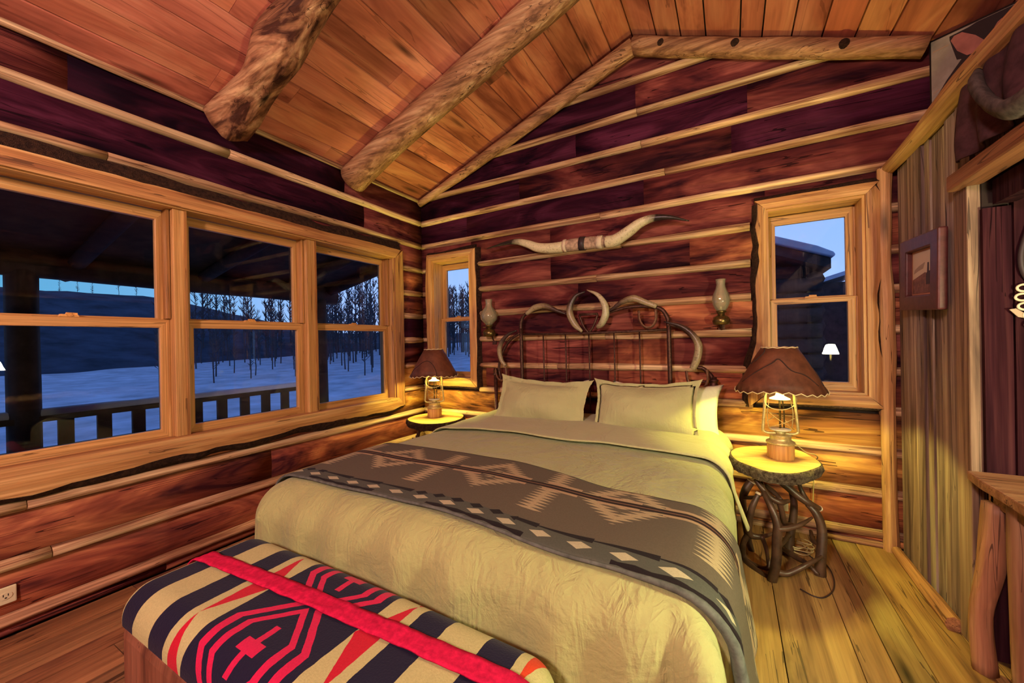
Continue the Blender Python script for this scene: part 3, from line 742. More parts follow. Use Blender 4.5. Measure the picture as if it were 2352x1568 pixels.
ty('brace', hz([(1.79, 1.50), (1.83, 1.40), (1.868, 1.355)]), .010); ty('brace', hz([(1.945, 1.50), (1.91, 1.41), (1.870, 1.355)]), .010)
ty('cross_rail', hz([(1.79, 1.505), (1.945, 1.505)]), .010, smooth=1)
ty('cross_rail', hz([(2.62, .985), (2.768, .985)]), .010, smooth=1)
HF = HY-.028
ty('horn', hz([(1.822, 1.365), (1.765, 1.42), (1.722, 1.50), (1.722, 1.575), (1.77, 1.655), (1.852, 1.688)], HF), [.012, .026, .030, .027, .017, .005], M['horn_bed'], n=12)
ty('horn', hz([(1.945, 1.395), (1.985, 1.425), (2.018, 1.50), (2.008, 1.58), (1.955, 1.655), (1.868, 1.70)], HF), [.016, .027, .030, .026, .016, .004], M['horn_pale'], n=12)
ty('horn', hz([(1.315, 1.535), (1.40, 1.585), (1.50, 1.592), (1.60, 1.548), (1.69, 1.512)], HF), [.018, .027, .024, .016, .005], M['horn_bed'], n=10)
ty('horn', hz([(2.40, 1.535), (2.31, 1.575), (2.235, 1.607), (2.15, 1.585), (2.08, 1.54), (2.02, 1.508)], HF), [.018, .023, .027, .021, .013, .004], M['horn_bed'], n=10)
ty('horn', hz([(1.092, 1.075), (1.048, 1.13), (1.03, 1.22), (1.062, 1.30), (1.13, 1.36), (1.215, 1.392)], HF), [.012, .020, .023, .021, .014, .005], M['horn_bed'], n=10)
ty('horn', hz([(2.635, 1.075), (2.665, 1.15), (2.675, 1.245), (2.635, 1.325), (2.56, 1.385), (2.45, 1.42)], HF), [.022, .027, .027, .021, .014, .004], M['horn_bed'], n=10)
def shoe(x, z, w_, h_, tilt):
    pts = []
    for k in range(13):
        a = PI*(-.06+1.12*k/12); px_, pz_ = w_*math.cos(a), -h_*math.sin(a)*1.0+(.02 if k in (0, 12) else 0)
        pts.append((x+px_*math.cos(tilt)-pz_*math.sin(tilt), HF-.004, z+px_*math.sin(tilt)+pz_*math.cos(tilt)))
    ty('horseshoe', pts, .013, M['shoe'], n=6, smooth=3, flat=.6)
shoe(2.335, 1.475, .062, .095, 0.05); shoe(2.665, 1.03, .068, .10, .1); shoe(1.045, 1.02, .055, .08, .1)
for x in (1.0, 2.735): bev(obj('side_rail', MB().box((x-.02, -2.1, .20), (x+.02, -.1, .30)), IR, bed), .004)
for x in (1.0, 2.735): ty('foot_post', [(x, -2.08, 0), (x, -2.08, .30)], .02, smooth=1)
obj('slat_base', MB().box((1.0, -2.1, .26), (2.735, -.14, .30)), M['gap'], bed)

mfn = drape_fn((1.02, 2.72, -2.04, -.20), .60, .07, drop=.24, flare=0)
mt = obj('mattress', MB().grid(lambda i, j: mfn(.70+2.34*i, -2.36+2.28*j), 60, 60), M['mattress'], None, True); tag(mt, 'thick mattress under the cream duvet on the iron bed', 'mattress')
dfn = drape_fn(BR, .655, .15, drop=.26, flare=.03, top=dtop, fold=dfold)
A0, A1 = 1.03-.24-.20, 2.72+.24+.20
dv = obj('duvet', MB().grid(lambda i, j: dfn(A0+(A1-A0)*i, -2.50+1.80*j), 150, 120), M['duvet'], None, True); tag(dv, 'puffy cream cotton duvet hanging over the foot of the bed', 'duvet')
sm = dv.modifiers.new('solid', 'SOLIDIFY'); sm.thickness = .02; sm.offset = -1
# sheet turned down over the duvet, one long corner hanging beside the nightstand
sfn = drape_fn((1.05, 2.72, -2.2, -.10), .668, .13, off=.010, drop=.34, flare=.34, top=dtop, fold=lambda nx, ny, dx, dy, k: .012*math.sin(ny*26)*min(1, k))
def sheet_pt(i, j):
    hem = -.93-.05*nz(i*5, 1.1, 0)-.10*max(0, i-.75); b = -.15+(hem+.15)*j
    a1 = 2.915+.20*max(0, min(1, (-b-.70)/.10)); a = .72+(a1-.72)*i
    return sfn(a, b)
sh = obj('top_sheet', MB().grid(sheet_pt, 110, 36), M['sheet'], None, True); tag(sh, 'pale cotton sheet folded back over the head end of the duvet', 'sheet')
sm = sh.modifiers.new('solid', 'SOLIDIFY'); sm.thickness = .008; sm.offset = 1
# throw blanket laid across the bed
tfn = drape_fn(BR, .655, .15, off=.012, drop=.34, flare=.16, top=dtop, fold=lambda nx, ny, dx, dy, k: .5*dfold(nx, ny, dx, dy, k))
T0, T1 = 1.03-.24-.10, 2.72+.24+.26
def tpt(i, j):
    a = T0+(T1-T0)*i; t_ = max(0, min(1, (a-1.9)/.6)); t_ = t_*t_*(3-2*t_); b0 = -1.44-.13*t_; b1 = -2.06-.035*t_
    return a, b0+(b1-b0)*j
th = obj('throw_blanket', MB().grid(lambda i, j: tfn(*tpt(i, j)), 150, 44, lambda i, j: (tpt(i, j)[0], .62-(tpt(i, j)[1]-tpt(i, 1)[1]))), M['throw'], None, True)
tag(th, 'grey wool throw with stepped tan diamonds and black bands across the bed', 'blanket')
sm = th.modifiers.new('solid', 'SOLIDIFY'); sm.thickness = .010; sm.offset = 1
hp = [tfn(*tpt(i/40, 1.0))+Vector((0, -.004, .006)) for i in range(41)]
obj('rolled_hem', MB().tube(hp, [.006]*30+[.006+.0018*k for k in range(11)], 8, 2), plain('hem wool', (.10, .105, .095), .95, 0, .1, .35, 30), th, True)

def pillow(name, c, w_, h_, th_, tilt, yaw, roll, fl, mat, label, seed):
    R_ = Matrix.Rotation(yaw, 3, 'Z') @ Matrix.Rotation(tilt, 3, 'X') @ Matrix.Rotation(roll, 3, 'Y')
    N = 34; b = MB()
    for side in (-1, 1):
        def fn(i, j):
            u_, v_ = 2*i-1, 2*j-1
            iu, iv = min(1, abs(u_)*(w_/2)/(w_/2-fl)), min(1, abs(v_)*(h_/2)/(h_/2-fl))
            t_ = th_/2*max(0, (1-iu**2.4))**.85*max(0, (1-iv**2.4))**.85
            t_ *= 1+.10*nz(u_*2+seed, v_*2, side)
            rim = max(abs(u_), abs(v_)); ear = .06*abs(u_)**6*abs(v_)**6
            X_p = u_*(w_/2)*(1+ear-.035*(1-v_*v_)*abs(u_)**3*0+.0)-u_*.022*(1-v_*v_); Z_p = v_*(h_/2)*(1+ear)-v_*.030*(1-u_*u_)
            y_ = side*(t_+.003)+.012*nz(u_*2.5, v_*2.5, seed)*(1 if rim > .8 else .4)+.010*math.sin(u_*14+seed)*max(0, abs(v_)-.8)*3
            y_ += side*.006*nz(u_*6+seed, v_*6, 2)*(1-rim)
            p_ = R_ @ Vector((X_p, y_, Z_p)); return Vector(c)+p_
        b.grid(fn, N, N)
    o = obj(name, b, mat, None, True)
    bm = bmesh.new(); bm.from_mesh(o.data); bmesh.ops.remove_doubles(bm, verts=bm.verts, dist=.0065); bmesh.ops.recalc_face_normals(bm, faces=bm.faces); bm.to_mesh(o.data); bm.free()
    o.data.polygons.foreach_set('use_smooth', [True]*len(o.data.polygons))
    return tag(o, label, 'pillow', 'pillows at the headboard')
pillow('pillow', (1.49, -.235, .79), .74, .40, .13, -.45, .0, .02, .0, M['white'], 'plain white pillow mostly hidden behind the left flanged pillow', 3.3)
pillow('pillow', (2.45, -.235, .785), .72, .40, .13, -.45, .0, .0, .0, M['white'], 'plain white pillow showing its bright corner behind the right flanged pillow', 5.1)
pillow('pillow', (1.56, -.40, .815), .77, .40, .17, -.42, .02, .045, .035, M['sheet'], 'cream flanged pillow on the window side of the bed', 1.7)
pillow('pillow', (2.345, -.40, .818), .70, .41, .18, -.42, -.02, -.02, .035, M['sheet'], 'cream flanged pillow nearest the large antler nightstand', 8.9)

# ================================================================== BENCH at the foot
bench = thing('storage_bench', 'long padded bench with striped red, navy and cream wool cushion', 'bench', (1.77, -2.47, 0))
bx0, bx1, by0, by1 = 1.065, 2.50, -2.698, -2.235
bev(obj('base', MB().box((bx0+.008, by0+.008, 0), (bx1-.008, by1-.008, .412)), M['bench_side'], bench), .06, 4)
cfn = drape_fn((bx0+.09, bx1-.09, by0+.09, by1-.09), .50, .09, drop=.014, flare=0, top=lambda x, y: .012*(1-((x-1.77)/.77)**2))
G = .12+.188+.055-.12
ca0, ca1, cb0, cb1 = bx0+.09-.156, bx1-.09+.156, by0+.09-.156, by1-.09+.156
cu = obj('cushion', MB().grid(lambda i, j: cfn(ca0+(ca1-ca0)*i, cb0+(cb1-cb0)*j), 130, 60, lambda i, j: (ca0+(ca1-ca0)*i, cb0+(cb1-cb0)*j+2.455)), M['weave'], bench, True, label='cushion woven in navy and cream stripes with red diamonds and crosses')
bfn = drape_fn((bx0+.09, bx1-.09, by0+.09, by1-.09), .50, .09, off=.004, drop=.01, flare=0, top=lambda x, y: .012*(1-((x-1.77)/.77)**2))
def bandpt(i, j):
    a = ca0+.03+(ca1-ca0-.06)*i; c_ = -2.468+.055*(a-1.1); wd = .030+.004*nz(a*18, j, 1.1)
    q = bfn(a, c_+wd*(2*j-1)); q.z += .003+.004*nz(a*16, j*6, 2.2)+(.006*nz(a*9, j*3, 4.4) if 1.7 < a < 2.1 else 0)
    return q
bd = obj('red_band', MB().grid(bandpt, 170, 5), M['band'], bench, True, label='frayed red wool band laid along the cushion')
sm = bd.modifiers.new('solid', 'SOLIDIFY'); sm.thickness = .005; sm.offset = 1

# ================================================================== NIGHTSTANDS
def slab(outline, z, th_, parent, seed):
    n0 = len(outline); N = 72; P_ = [Vector((a, b)) for a, b in outline]; cen = sum(P_, Vector((0, 0)))/n0; pts = []
    for k in range(N):
        f = k/N*n0; i = int(f); a = f-i; p0, p1, p2, p3 = P_[i-1], P_[i % n0], P_[(i+1) % n0], P_[(i+2) % n0]
        pts.append(.5*((2*p1)+(p2-p0)*a+(2*p0-5*p1+4*p2-p3)*a*a+(3*p1-p0-3*p2+p3)*a**3))
    top = MB(); top.prism([(p.x, p.y) for p in pts], lambda a, b, d: (a, b, d), z-.012, z)
    bev(obj('slab_top', top, M['slab_top'], parent), .004)
    rings = []
    for k in range(N+1):
        p = pts[k % N]; d = (p-cen).normalized(); kk = k % N
        j1, j2, j3 = .006*nz(kk*.9, seed, 1), .014*nz(kk*.8, seed, 2), .012*nz(kk*1.3, seed, 3)
        q = lambda o, zz: (p.x+d.x*o, p.y+d.y*o, zz)
        rings.append([q(-.03, z-.004), q(.001, z-.001), q(.007+j1, z-.006), q(.014+j2, z-th_*.4), q(.002+j3, z-th_+.008*nz(kk*.7, seed, 9)), q(-.04, z-th_+.002)])
    b = MB(); n = len(rings[0]); vs = [v for r in rings[:-1] for v in r]
    fs = [(i*n+k, ((i+1) % N)*n+k, ((i+1) % N)*n+(k+1) % n, i*n+(k+1) % n) for i in range(N) for k in range(n)]
    b.add(vs, fs); obj('bark_rim', b, M['bark_pale'] if seed < 5 else M['bark'], parent)
    und = MB(); und.prism([(cen.x+(p.x-cen.x)*.95, cen.y+(p.y-cen.y)*.95) for p in pts], lambda a, b, d: (a, b, d), z-th_+.004, z-.0125); obj('slab_core', und, M['bark'], parent)
def antler(parent, beam, rad, tines, tip=True):
    o = obj('antler', MB().tube(beam, rad, 9, 5, wob=.18, round_ends=True), M['antler'], parent, True)
    for tp, tr in tines: obj('tine', MB().tube(tp, tr, 8, 5, wob=.12, round_ends=True), M['antler'], o, True)
    if tip:
        e0 = Vector(beam[0]); d = (e0-Vector(beam[1])).normalized()
        obj('cut_end', MB().tube([e0-d*.004, e0+d*.008], [rad[0]*1.25, rad[0]*.95], 9, 1), M['antler_tip'], o, True)
    return o
nr = thing('antler_nightstand', 'nightstand of tangled antlers with oval bark-edged slab beside the bed\'s right post', 'nightstand', (3.09, -.48, 0), 'bedside tables')
slab([(2.866, -0.444), (2.926, -0.308), (3.068, -0.207), (3.210, -0.227), (3.267, -0.340), (3.293, -0.506), (3.235, -0.630), (3.146, -0.741), (3.037, -0.766), (2.959, -0.703), (2.892, -0.615)], .6, .062, nr, 2.2)
antler(nr, [(3.044, -0.700, -0.012), (3.067, -0.700, 0.105), (3.073, -0.690, 0.217), (3.077, -0.680, 0.295), (3.053, -0.660, 0.375), (3.027, -0.620, 0.427), (3.013, -0.560, 0.470)], [.024, .024, .022, .021, .017, .014, .012],
       [([(3.078, -0.690, 0.276), (3.133, -0.670, 0.287), (3.187, -0.640, 0.307), (3.239, -0.580, 0.327)], [.017, .014, .011, .006]), ([(3.064, -0.700, 0.054), (3.118, -0.690, 0.052), (3.197, -0.660, 0.101), (3.275, -0.600, 0.137)], [.018, .015, .013, .008])])
antler(nr, [(3.101, -0.660, -0.034), (3.042, -0.680, -0.005), (2.975, -0.620, -0.003), (2.929, -0.560, 0.011), (2.916, -0.520, 0.064), (2.941, -0.520, 0.129)], [.020, .016, .018, .018, .016, .012], [([(2.929, -0.560, 0.011), (2.977, -0.580, 0.001), (3.032, -0.600, 0.009), (3.046, -0.580, 0.051)], [.014, .014, .012, .006])])
antler(nr, [(2.997, -0.600, 0.419), (2.966, -0.620, 0.343), (2.950, -0.620, 0.254), (2.952, -0.600, 0.185), (3.000, -0.590, 0.174), (3.065, -0.540, 0.184)], [.014, .017, .018, .018, .014, .008], [([(2.952, -0.600, 0.192), (2.922, -0.580, 0.119), (2.921, -0.550, 0.029)], [.016, .015, .012]), ([(3.010, -0.600, 0.181), (3.031, -0.570, 0.104), (3.043, -0.530, 0.000)], [.012, .011, .008])])
antler(nr, [(3.297, -0.420, 0.324), (3.251, -0.460, 0.354), (3.198, -0.460, 0.389), (3.153, -0.450, 0.427), (3.119, -0.440, 0.453)], [.014, .020, .022, .022, .02], [([(3.237, -0.460, 0.366), (3.214, -0.460, 0.416), (3.201, -0.440, 0.457)], [.014, .012, .01])])
antler(nr, [(3.280, -0.520, -0.048), (3.279, -0.520, 0.047), (3.290, -0.500, 0.146), (3.296, -0.480, 0.234), (3.274, -0.470, 0.309), (3.237, -0.460, 0.352)], [.030, .026, .024, .023, .021, .016], [([(3.290, -0.500, 0.158), (3.260, -0.460, 0.156), (3.257, -0.400, 0.183)], [.018, .014, .008])])
antler(nr, [(2.973, -0.360, 0.406), (2.940, -0.370, 0.350), (2.925, -0.380, 0.283), (2.937, -0.380, 0.151), (2.957, -0.400, 0.031), (2.984, -0.420, -0.058)], [.022, .024, .02, .02, .018, .016], [([(2.925, -0.380, 0.305), (2.973, -0.440, 0.335), (3.018, -0.520, 0.387)], [.012, .010, .007])])
antler(nr, [(2.981, -0.580, 0.496), (3.018, -0.600, 0.450), (3.054, -0.600, 0.408), (3.097, -0.600, 0.390), (3.141, -0.560, 0.390)], [.012, .015, .016, .016, .010], [([(3.094, -0.600, 0.391), (3.108, -0.580, 0.324), (3.120, -0.550, 0.261), (3.165, -0.500, 0.238)], [.013, .014, .014, .01])])
antler(nr, [(3.169, -0.300, 0.416), (3.188, -0.310, 0.333), (3.190, -0.320, 0.246), (3.167, -0.340, 0.106), (3.148, -0.360, -0.020)], [.016, .018, .02, .022, .03], [([(3.167, -0.340, 0.119), (3.128, -0.400, 0.085), (3.091, -0.460, 0.061)], [.014, .012, .006])])
antler(nr, [(3.128, -0.400, 0.046), (3.181, -0.480, 0.048), (3.224, -0.520, 0.044), (3.267, -0.550, 0.012)], [.014, .014, .012, .01], [], False)
antler(nr, [(3.043, -0.460, 0.424), (3.078, -0.500, 0.406), (3.109, -0.540, 0.382)], [.012, .013, .010], [], False)

nl = thing('antler_nightstand', 'antler-legged nightstand with bark-edged slab in the log corner by the narrow window', 'nightstand', (.46, -.36, 0), 'bedside tables')
slab([(.225, -.43), (.235, -.27), (.34, -.13), (.47, -.09), (.63, -.16), (.72, -.33), (.70, -.52), (.56, -.63), (.40, -.61), (.28, -.54)], .6, .062, nl, 7.3)
antler(nl, [(.52, -.60, .015), (.56, -.55, .18), (.60, -.48, .34), (.56, -.44, .46), (.50, -.42, .545)], [.024, .022, .02, .018, .014], [([(.58, -.51, .26), (.50, -.58, .36), (.42, -.58, .47)], [.014, .012, .008])])
antler(nl, [(.30, -.42, .015), (.26, -.44, .15), (.28, -.46, .30), (.34, -.48, .42), (.40, -.50, .545)], [.022, .022, .02, .017, .012], [([(.28, -.46, .28), (.34, -.54, .34), (.36, -.56, .44)], [.014, .012, .007])])
antler(nl, [(.60, -.22, .015), (.66, -.26, .16), (.64, -.30, .32), (.58, -.30, .45), (.52, -.30, .545)], [.022, .022, .02, .018, .014], [])
antler(nl, [(.34, -.18, .015), (.32, -.20, .2), (.36, -.24, .36), (.42, -.28, .545)], [.022, .02, .018, .014], [])
antler(nl, [(.62, -.52, .545), (.58, -.56, .46), (.50, -.58, .40), (.42, -.54, .36), (.34, -.46, .33)], [.012, .015, .016, .014, .008], [], False)

# ================================================================== TABLE LAMPS
def lamp(loc, label, rotz, seam_set):
    o = thing('table_lamp', label, 'lamp', loc, 'lantern lamps on the bedside tables')
    P_ = lambda nm, mb, mat, par=None, sm=True: obj(nm, mb, mat, par or o, sm, local=True)
    base = P_('base', MB().lathe([(.0, 0), (.064, 0), (.066, .004), (.066, .080), (.062, .084), (0, .084)], n=28, cap=False), M['puck'])
    P_('collar', MB().lathe([(.068, .083), (.072, .088), (.070, .096), (.054, .104), (.052, .112), (.052, .128), (.056, .132), (.050, .136), (.0, .137)], n=28, cap=False), M['brass'])
    P_('burner', MB().lathe([(.024, .136), (.026, .150), (.018, .158), (.016, .166)], n=16), M['brass'])
    P_('drip_plate', MB().lathe([(.0, .160), (.05, .160), (.054, .166), (.05, .169), (.0, .170)], n=24, cap=False), M['tin'])
    for s_ in (-1, 1):
        P_('side_tube', MB().tube([(s_*.018, 0, .142), (s_*.06, 0, .140), (s_*.083, 0, .150), (s_*.084, 0, .175), (s_*.074, 0, .30), (s_*.066, 0, .42)], .0078, 8, 4), M['brass'])
    P_('cap', MB().lathe([(.052, .338), (.05, .342), (.022, .356), (.018, .37), (.0, .372)], n=20, cap=False), M['tin'])
    P_('rod', MB().tube([(0, 0, .16), (0, 0, .44)], .0055, 8, 1), M['bronze'])
    P_('rod', MB().tube([(.022, .02, .17), (.024, .02, .25), (.015, .015, .34)], .0035, 6, 3), M['bronze'])
    ring = [(.072*math.cos(k*PI/8), .05+.03*math.sin(k*PI/8)*0-.055+.0, .33+.055*math.sin(k*PI/8)) for k in range(16)]
    P_('bail', MB().tube([(.082*math.cos(k*PI/8), -.012+.02*math.cos(k*PI/8), .335+.058*math.sin(k*PI/8)) for k in range(16)], .0022, 6, 2, closed=True), M['stitch'])
    for pts in ([(-.055, -.03, .26), (0, -.045, .215), (.06, -.03, .172)], [(.062, -.03, .235), (0, -.05, .205), (-.06, -.03, .178)], [(-.06, .02, .205), (0, .045, .235), (.062, .02, .24)], [(-.055, -.02, .26), (.0, .03, .24), (.05, .03, .19)],
                [(-.05, .0, .335), (-.062, 0, .25), (-.056, 0, .17)], [(.05, .0, .335), (.062, 0, .26), (.056, 0, .17)]):
        P_('guard_wire', MB().tube(pts, .0022, 6, 4), M['brass'])
    # leather shade with scalloped hem
    n = 72; prof = [(.086, .634), (.115, .585), (.150, .520), (.190, .440), (.216, .388)]
    b = MB()
    for off in (0, -.004):
        vs = []
        for i, (r, z) in enumerate(prof):
            for k in range(n):
                a = 2*PI*k/n; sc = .0055*math.cos(a*24) if i == len(prof)-1 else 0
                rr = (r+off)*(1+.025*math.sin(a*2+1.3)*i/4); vs.append((rr*math.cos(a), rr*math.sin(a), z+sc+(.008*math.sin(a*3+.6) if i == 4 else 0)))
        b.add(vs, [(i*n+k, i*n+(k+1) % n, (i+1)*n+(k+1) % n, (i+1)*n+k) for i in range(len(prof)-1) for k in range(n)])
    K = len(prof)*n
    b.f += [(k, K+k, K+(k+1) % n, (k+1) % n) for k in range(n)]+[(K-n+k, K-n+(k+1) % n, 2*K-n+(k+1) % n, 2*K-n+k) for k in range(n)]
    shd = P_('shade', b, M['leather'])
    def on(a, f, e=.002):
        f4 = f*4; i = min(3, int(f4)); q = f4-i; r = prof[i][0]*(1-q)+prof[i+1][0]*q; z = prof[i][1]*(1-q)+prof[i+1][1]*q
        rr = (r+e)*(1+.025*math.sin(a*2+1.3)*f); return (rr*math.cos(a), rr*math.sin(a), z+(.008*math.sin(a*3+.6))*f**4)
    P_('hem_stitching', MB().tube([Vector(on(2*PI*k/48, .995, .003))+Vector((0, 0, .006*(-1)**k)) for k in range(48)], .0026, 5, 2, closed=True), M['stitch'], shd)
    P_('rim_stitching', MB().tube([Vector(on(2*PI*k/24, 0, .002))+Vector((0, 0, .002*(-1)**k)) for k in range(24)], .003, 5, 2, closed=True), M['stitch'], shd)
    for pl in seam_set: P_('patch_seam', MB().tube([on(a, f) for a, f in pl], .0032, 5, 4), M['seam'], shd)
    P_('harp', MB().tube([(-.08, 0, .62), (0, 0, .612), (.08, 0, .62)], .003, 6, 2), M['brass'])
    P_('bulb', MB().lathe([(.012, .44), (.013, .47), (.028, .505), (.03, .53), (.02, .556), (.0, .562)], n=14, cap=False), M['bulb'])
    lt_ = bpy.data.lights.new('lamp light', 'POINT'); lt_.energy = LAMP_W; lt_.color = LAMP_COL; lt_.shadow_soft_size = .035
    lo = bpy.data.objects.new('lamp_light', lt_); COL.objects.link(lo); lo.parent = o; lo.location = (0, 0, .515)
    bb = o.children
    for ch in bb:
        if ch.name.startswith('bulb'): ch.visible_shadow = True
    o.rotation_euler = (0, 0, rotz)
    return o
lamp((3.115, -.47, .6), 'lantern lamp with leather shade on the nightstand right of the bed', .10, [[(-2.9, .75), (-2.45, .55), (-2.0, .38), (-1.75, .30), (-1.4, .52), (-1.0, .60), (-.7, .78)], [(-2.6, .02), (-2.5, .14), (-2.75, .32), (-3.0, .42)], [(-.4, .8), (-.2, .6), (.1, .5)]])
lamp((.44, -.35, .6), 'lantern lamp with leather shade in the corner between the two walls of windows', .75, [[(-2.6, .62), (-2.3, .5), (-1.95, .46), (-1.65, .58), (-1.5, .8), (-1.5, .97)], [(-3.0, .8), (-2.8, .68), (-2.6, .62)]])
for nm, pts, lab in (('lamp_cord', [(3.18, -.44, .69), (3.24, -.40, .63), (3.285, -.36, .612), (3.31, -.30, .58), (3.32, -.12, .50), (3.325, -.05, .36), (3.32, -.04, .18)], 'thin tan lamp cord running over the slab edge down the log wall'),):
    tag(obj(nm, MB().tube(pts, .003, 6, 5), M['cordm'], None, True), lab, 'cord')
tag(obj('floor_cord', MB().tube([(3.165, -0.726, 0.006), (3.213, -0.762, 0.006), (3.255, -0.754, 0.006), (3.303, -0.676, 0.006), (3.329, -0.571, 0.006), (3.334, -0.459, 0.006), (3.318, -0.383, 0.006), (3.279, -0.368, 0.006), (3.242, -0.310, 0.006), (3.17, -.30, .006)], .0035, 6, 6), M['cord_dark'], None, True), 'dark cord looping over the floor beside the antler nightstand', 'cord')
coil = []
for k in range(46):
    a = k*.62; r = .07+.02*math.sin(k*1.7); coil.append((3.20+r*math.cos(a), -.30+r*.8*math.sin(a), .008+.0012*k))
tag(obj('cord_coil', MB().tube(coil, .0035, 6, 3), M['cordm'], None, True), 'coiled tan cord heaped on the floor under the antler nightstand', 'cord')

# ================================================================== WALL ORNAMENTS
hn = thing('steer_horns', 'long pair of steer horns with dark tips on the log wall', 'horns', (1.83, -.05, 2.08))
obj('horn', MB().tube([(1.643, -0.075, 2.088), (1.527, -0.085, 2.091), (1.423, -0.100, 2.109), (1.333, -0.115, 2.149), (1.221, -0.125, 2.182), (1.089, -0.130, 2.180), (0.911, -0.125, 2.161)], [.047, .045, .041, .034, .025, .015, .003], 14, 6, wob=.05), M['horn'], hn, True)
obj('horn', MB().tube([(2.020, -0.075, 2.076), (2.099, -0.085, 2.080), (2.205, -0.100, 2.129), (2.290, -0.115, 2.174), (2.387, -0.130, 2.190), (2.508, -0.135, 2.174), (2.630, -0.120, 2.132)], [.048, .048, .043, .036, .027, .016, .003], 14, 6, wob=.05), M['horn'], hn, True)
obj('hide_wrap', MB().tube([(1.630, -0.060, 2.097), (1.747, -0.060, 2.096), (1.879, -0.060, 2.092), (2.005, -0.060, 2.081)], [.045, .052, .05, .044], 12, 5, wob=.2), M['wrap'], hn, True)
for q0, q1, r in (((1.653, -0.060, 2.098), (1.677, -0.060, 2.098), .054), ((1.793, -0.060, 2.097), (1.842, -0.060, 2.093), .057), ((1.941, -0.060, 2.087), (1.984, -0.060, 2.084), .052)):
    obj('rawhide_band', MB().tube([q0, q1], r, 12, 2, wob=.12), M['bone'] if r < .055 else M['strap'], hn, True)
obj('mount', MB().box((1.77, -.05, 2.05), (1.90, .0, 2.11)), M['bark'], hn)

def oil_lamp(x, z, k, label, r=1.0):
    o = thing('oil_lamp', label, 'oil lamp', (x, -.10, z), 'oil lamps on the bed wall')
    P_ = lambda nm, mb, mat, sm=True: obj(nm, mb, mat, o, sm, local=True)
    P_('oil_font', MB().lathe([(.0, 0), (.045, 0), (.052, .008), (.056, .03), (.050, .048), (.030, .062), (.020, .070), (.0, .071)], n=24, cap=False), M['bronze'])
    P_('burner', MB().lathe([(.021, .068), (.024, .082), (.034, .088), (.034, .095), (.018, .10), (.0, .101)], n=20, cap=False), M['bronze'])
    P_('knob', MB().tube([(-.02, 0, .08), (-.055, 0, .078), (-.062, 0, .078)], [.002, .002, .006], 6, 1), M['bronze'])
    P_('wick', MB().tube([(0, 0, .10), (0, 0, .125)], .006, 6, 1), M['bone'])
    pr = [(.026, .096), (.040, .112), (.054*r, .145), (.057*r, .175), (.050*r, .21), (.033, .25), (.027, .275), (.030, .30), (.034, .315)]
    P_('glass_chimney', MB().lathe(pr+[(a-.0025, b) for a, b in pr[::-1]], n=28, cap=False), M['chimney'])
    P_('bracket', MB().tube([(0, .005, .012), (0, .05, .0), (0, .07, -.03), (0, .098, -.03)], .006, 8, 4), M['iron'])
    P_('wall_plate', MB().box((-.02, .088, -.07), (.02, .099, .02)), M['iron'], False)
    if k != 1: o.scale = (k, 1, k)
    return o
oil_lamp(2.82, 1.385, 1.0, 'oil lamp with clear chimney on the wall beside the large sash window', 1.0)
oil_lamp(.905, 1.345, 1.1, 'oil lamp with bulging clear chimney beside the narrow window', 1.32)

# small framed print on the board wall
fr = thing('framed_print', 'small dark framed print of a desert butte on the weathered boards', 'picture', (XR-.03, -.485, 1.6))
FP = lambda a, b, d: (XR-.008-d, -.485-a*math.cos(.05)-b*math.sin(.05), 1.60+b*math.cos(.05)-a*math.sin(.05))
MF = lambda s_, d, z: FP(s_, z, d)
bev(obj('frame', ring_frame(MF, -.225, .225, -.185, .185, .085, .07, .075, .0, .035), M['maroon'], fr), .008)
obj('mat_board', MB().prism([(-.16, -.125), (.16, -.125), (.16, .13), (-.16, .13)], FP, .002, .010), M['mat'], fr)
pr = obj('print', MB().prism([(-.125, -.10), (.125, -.10), (.125, .105), (-.125, .105)], FP, .010, .0115), M['psky'], fr)
obj('printed_ground', MB().prism([(-.125, -.10), (.125, -.10), (.125, -.02), (.02, .0), (-.04, -.012), (-.125, -.03)], FP, .0115, .0122), M['pland'], pr)
obj('printed_butte', MB().prism([(.035, -.06), (.125, -.06), (.125, .0), (.10, .01), (.066, .002), (.064, .045), (.05, .045), (.046, .0), (.035, -.01)], FP, .0122, .0128), M['pbutte'], pr)
obj('printed_cloud', MB().prism([(-.11, .0), (-.06, .012), (.0, .02), (.02, .05), (-.05, .036), (-.10, .02)], FP, .0115, .0121), M['pcloud'], pr)

# big canvas standing across the corner on top of the partition
ux, uy = .559, -.829
bp = thing('large_canvas', 'large canvas of a figure in a brown hat above the board wall', 'picture', (3.89, -.06, 2.30))
BP = lambda a, b, d: (3.885+ux*a-.829*d, -.052+uy*a-.559*d, 2.302+b)
tp = lambda a: ceil_z(3.885+ux*a)-2.302-.03
obj('stretcher', MB().prism([(0, 0), (.95, 0), (.95, tp(.95)), (0, tp(0))], BP, -.02, .0), M['frame_black'], bp)
cv = obj('canvas_print', MB().prism([(.012, .01), (.94, .01), (.94, tp(.94)-.012), (.012, tp(.012)-.012)], BP, .0, .004), M['canvas'], bp)
obj('printed_backdrop', MB().prism([(.13, .46), (.17, .44), (.30, .40), (.94, .40), (.94, tp(.94)-.014), (.215, tp(.215)-.014), (.185, .592), (.099, .607), (.10, .585)], BP, .004, .0046), M['canvas_dark'], cv)
obj('printed_coat', MB().prism([(.008, .01), (.94, .01), (.94, .42), (.30, .44), (.20, .44), (.156, .455), (.085, .383), (.02, .30)], BP, .004, .0048), M['canvas_dark'], cv)
obj('printed_hat_brim', MB().prism([(.105, .580), (.120, .595), (.155, .588), (.21, .53), (.267, .444), (.238, .434), (.174, .452), (.133, .505)], BP, .0048, .0056), M['canvas_hat'], cv)
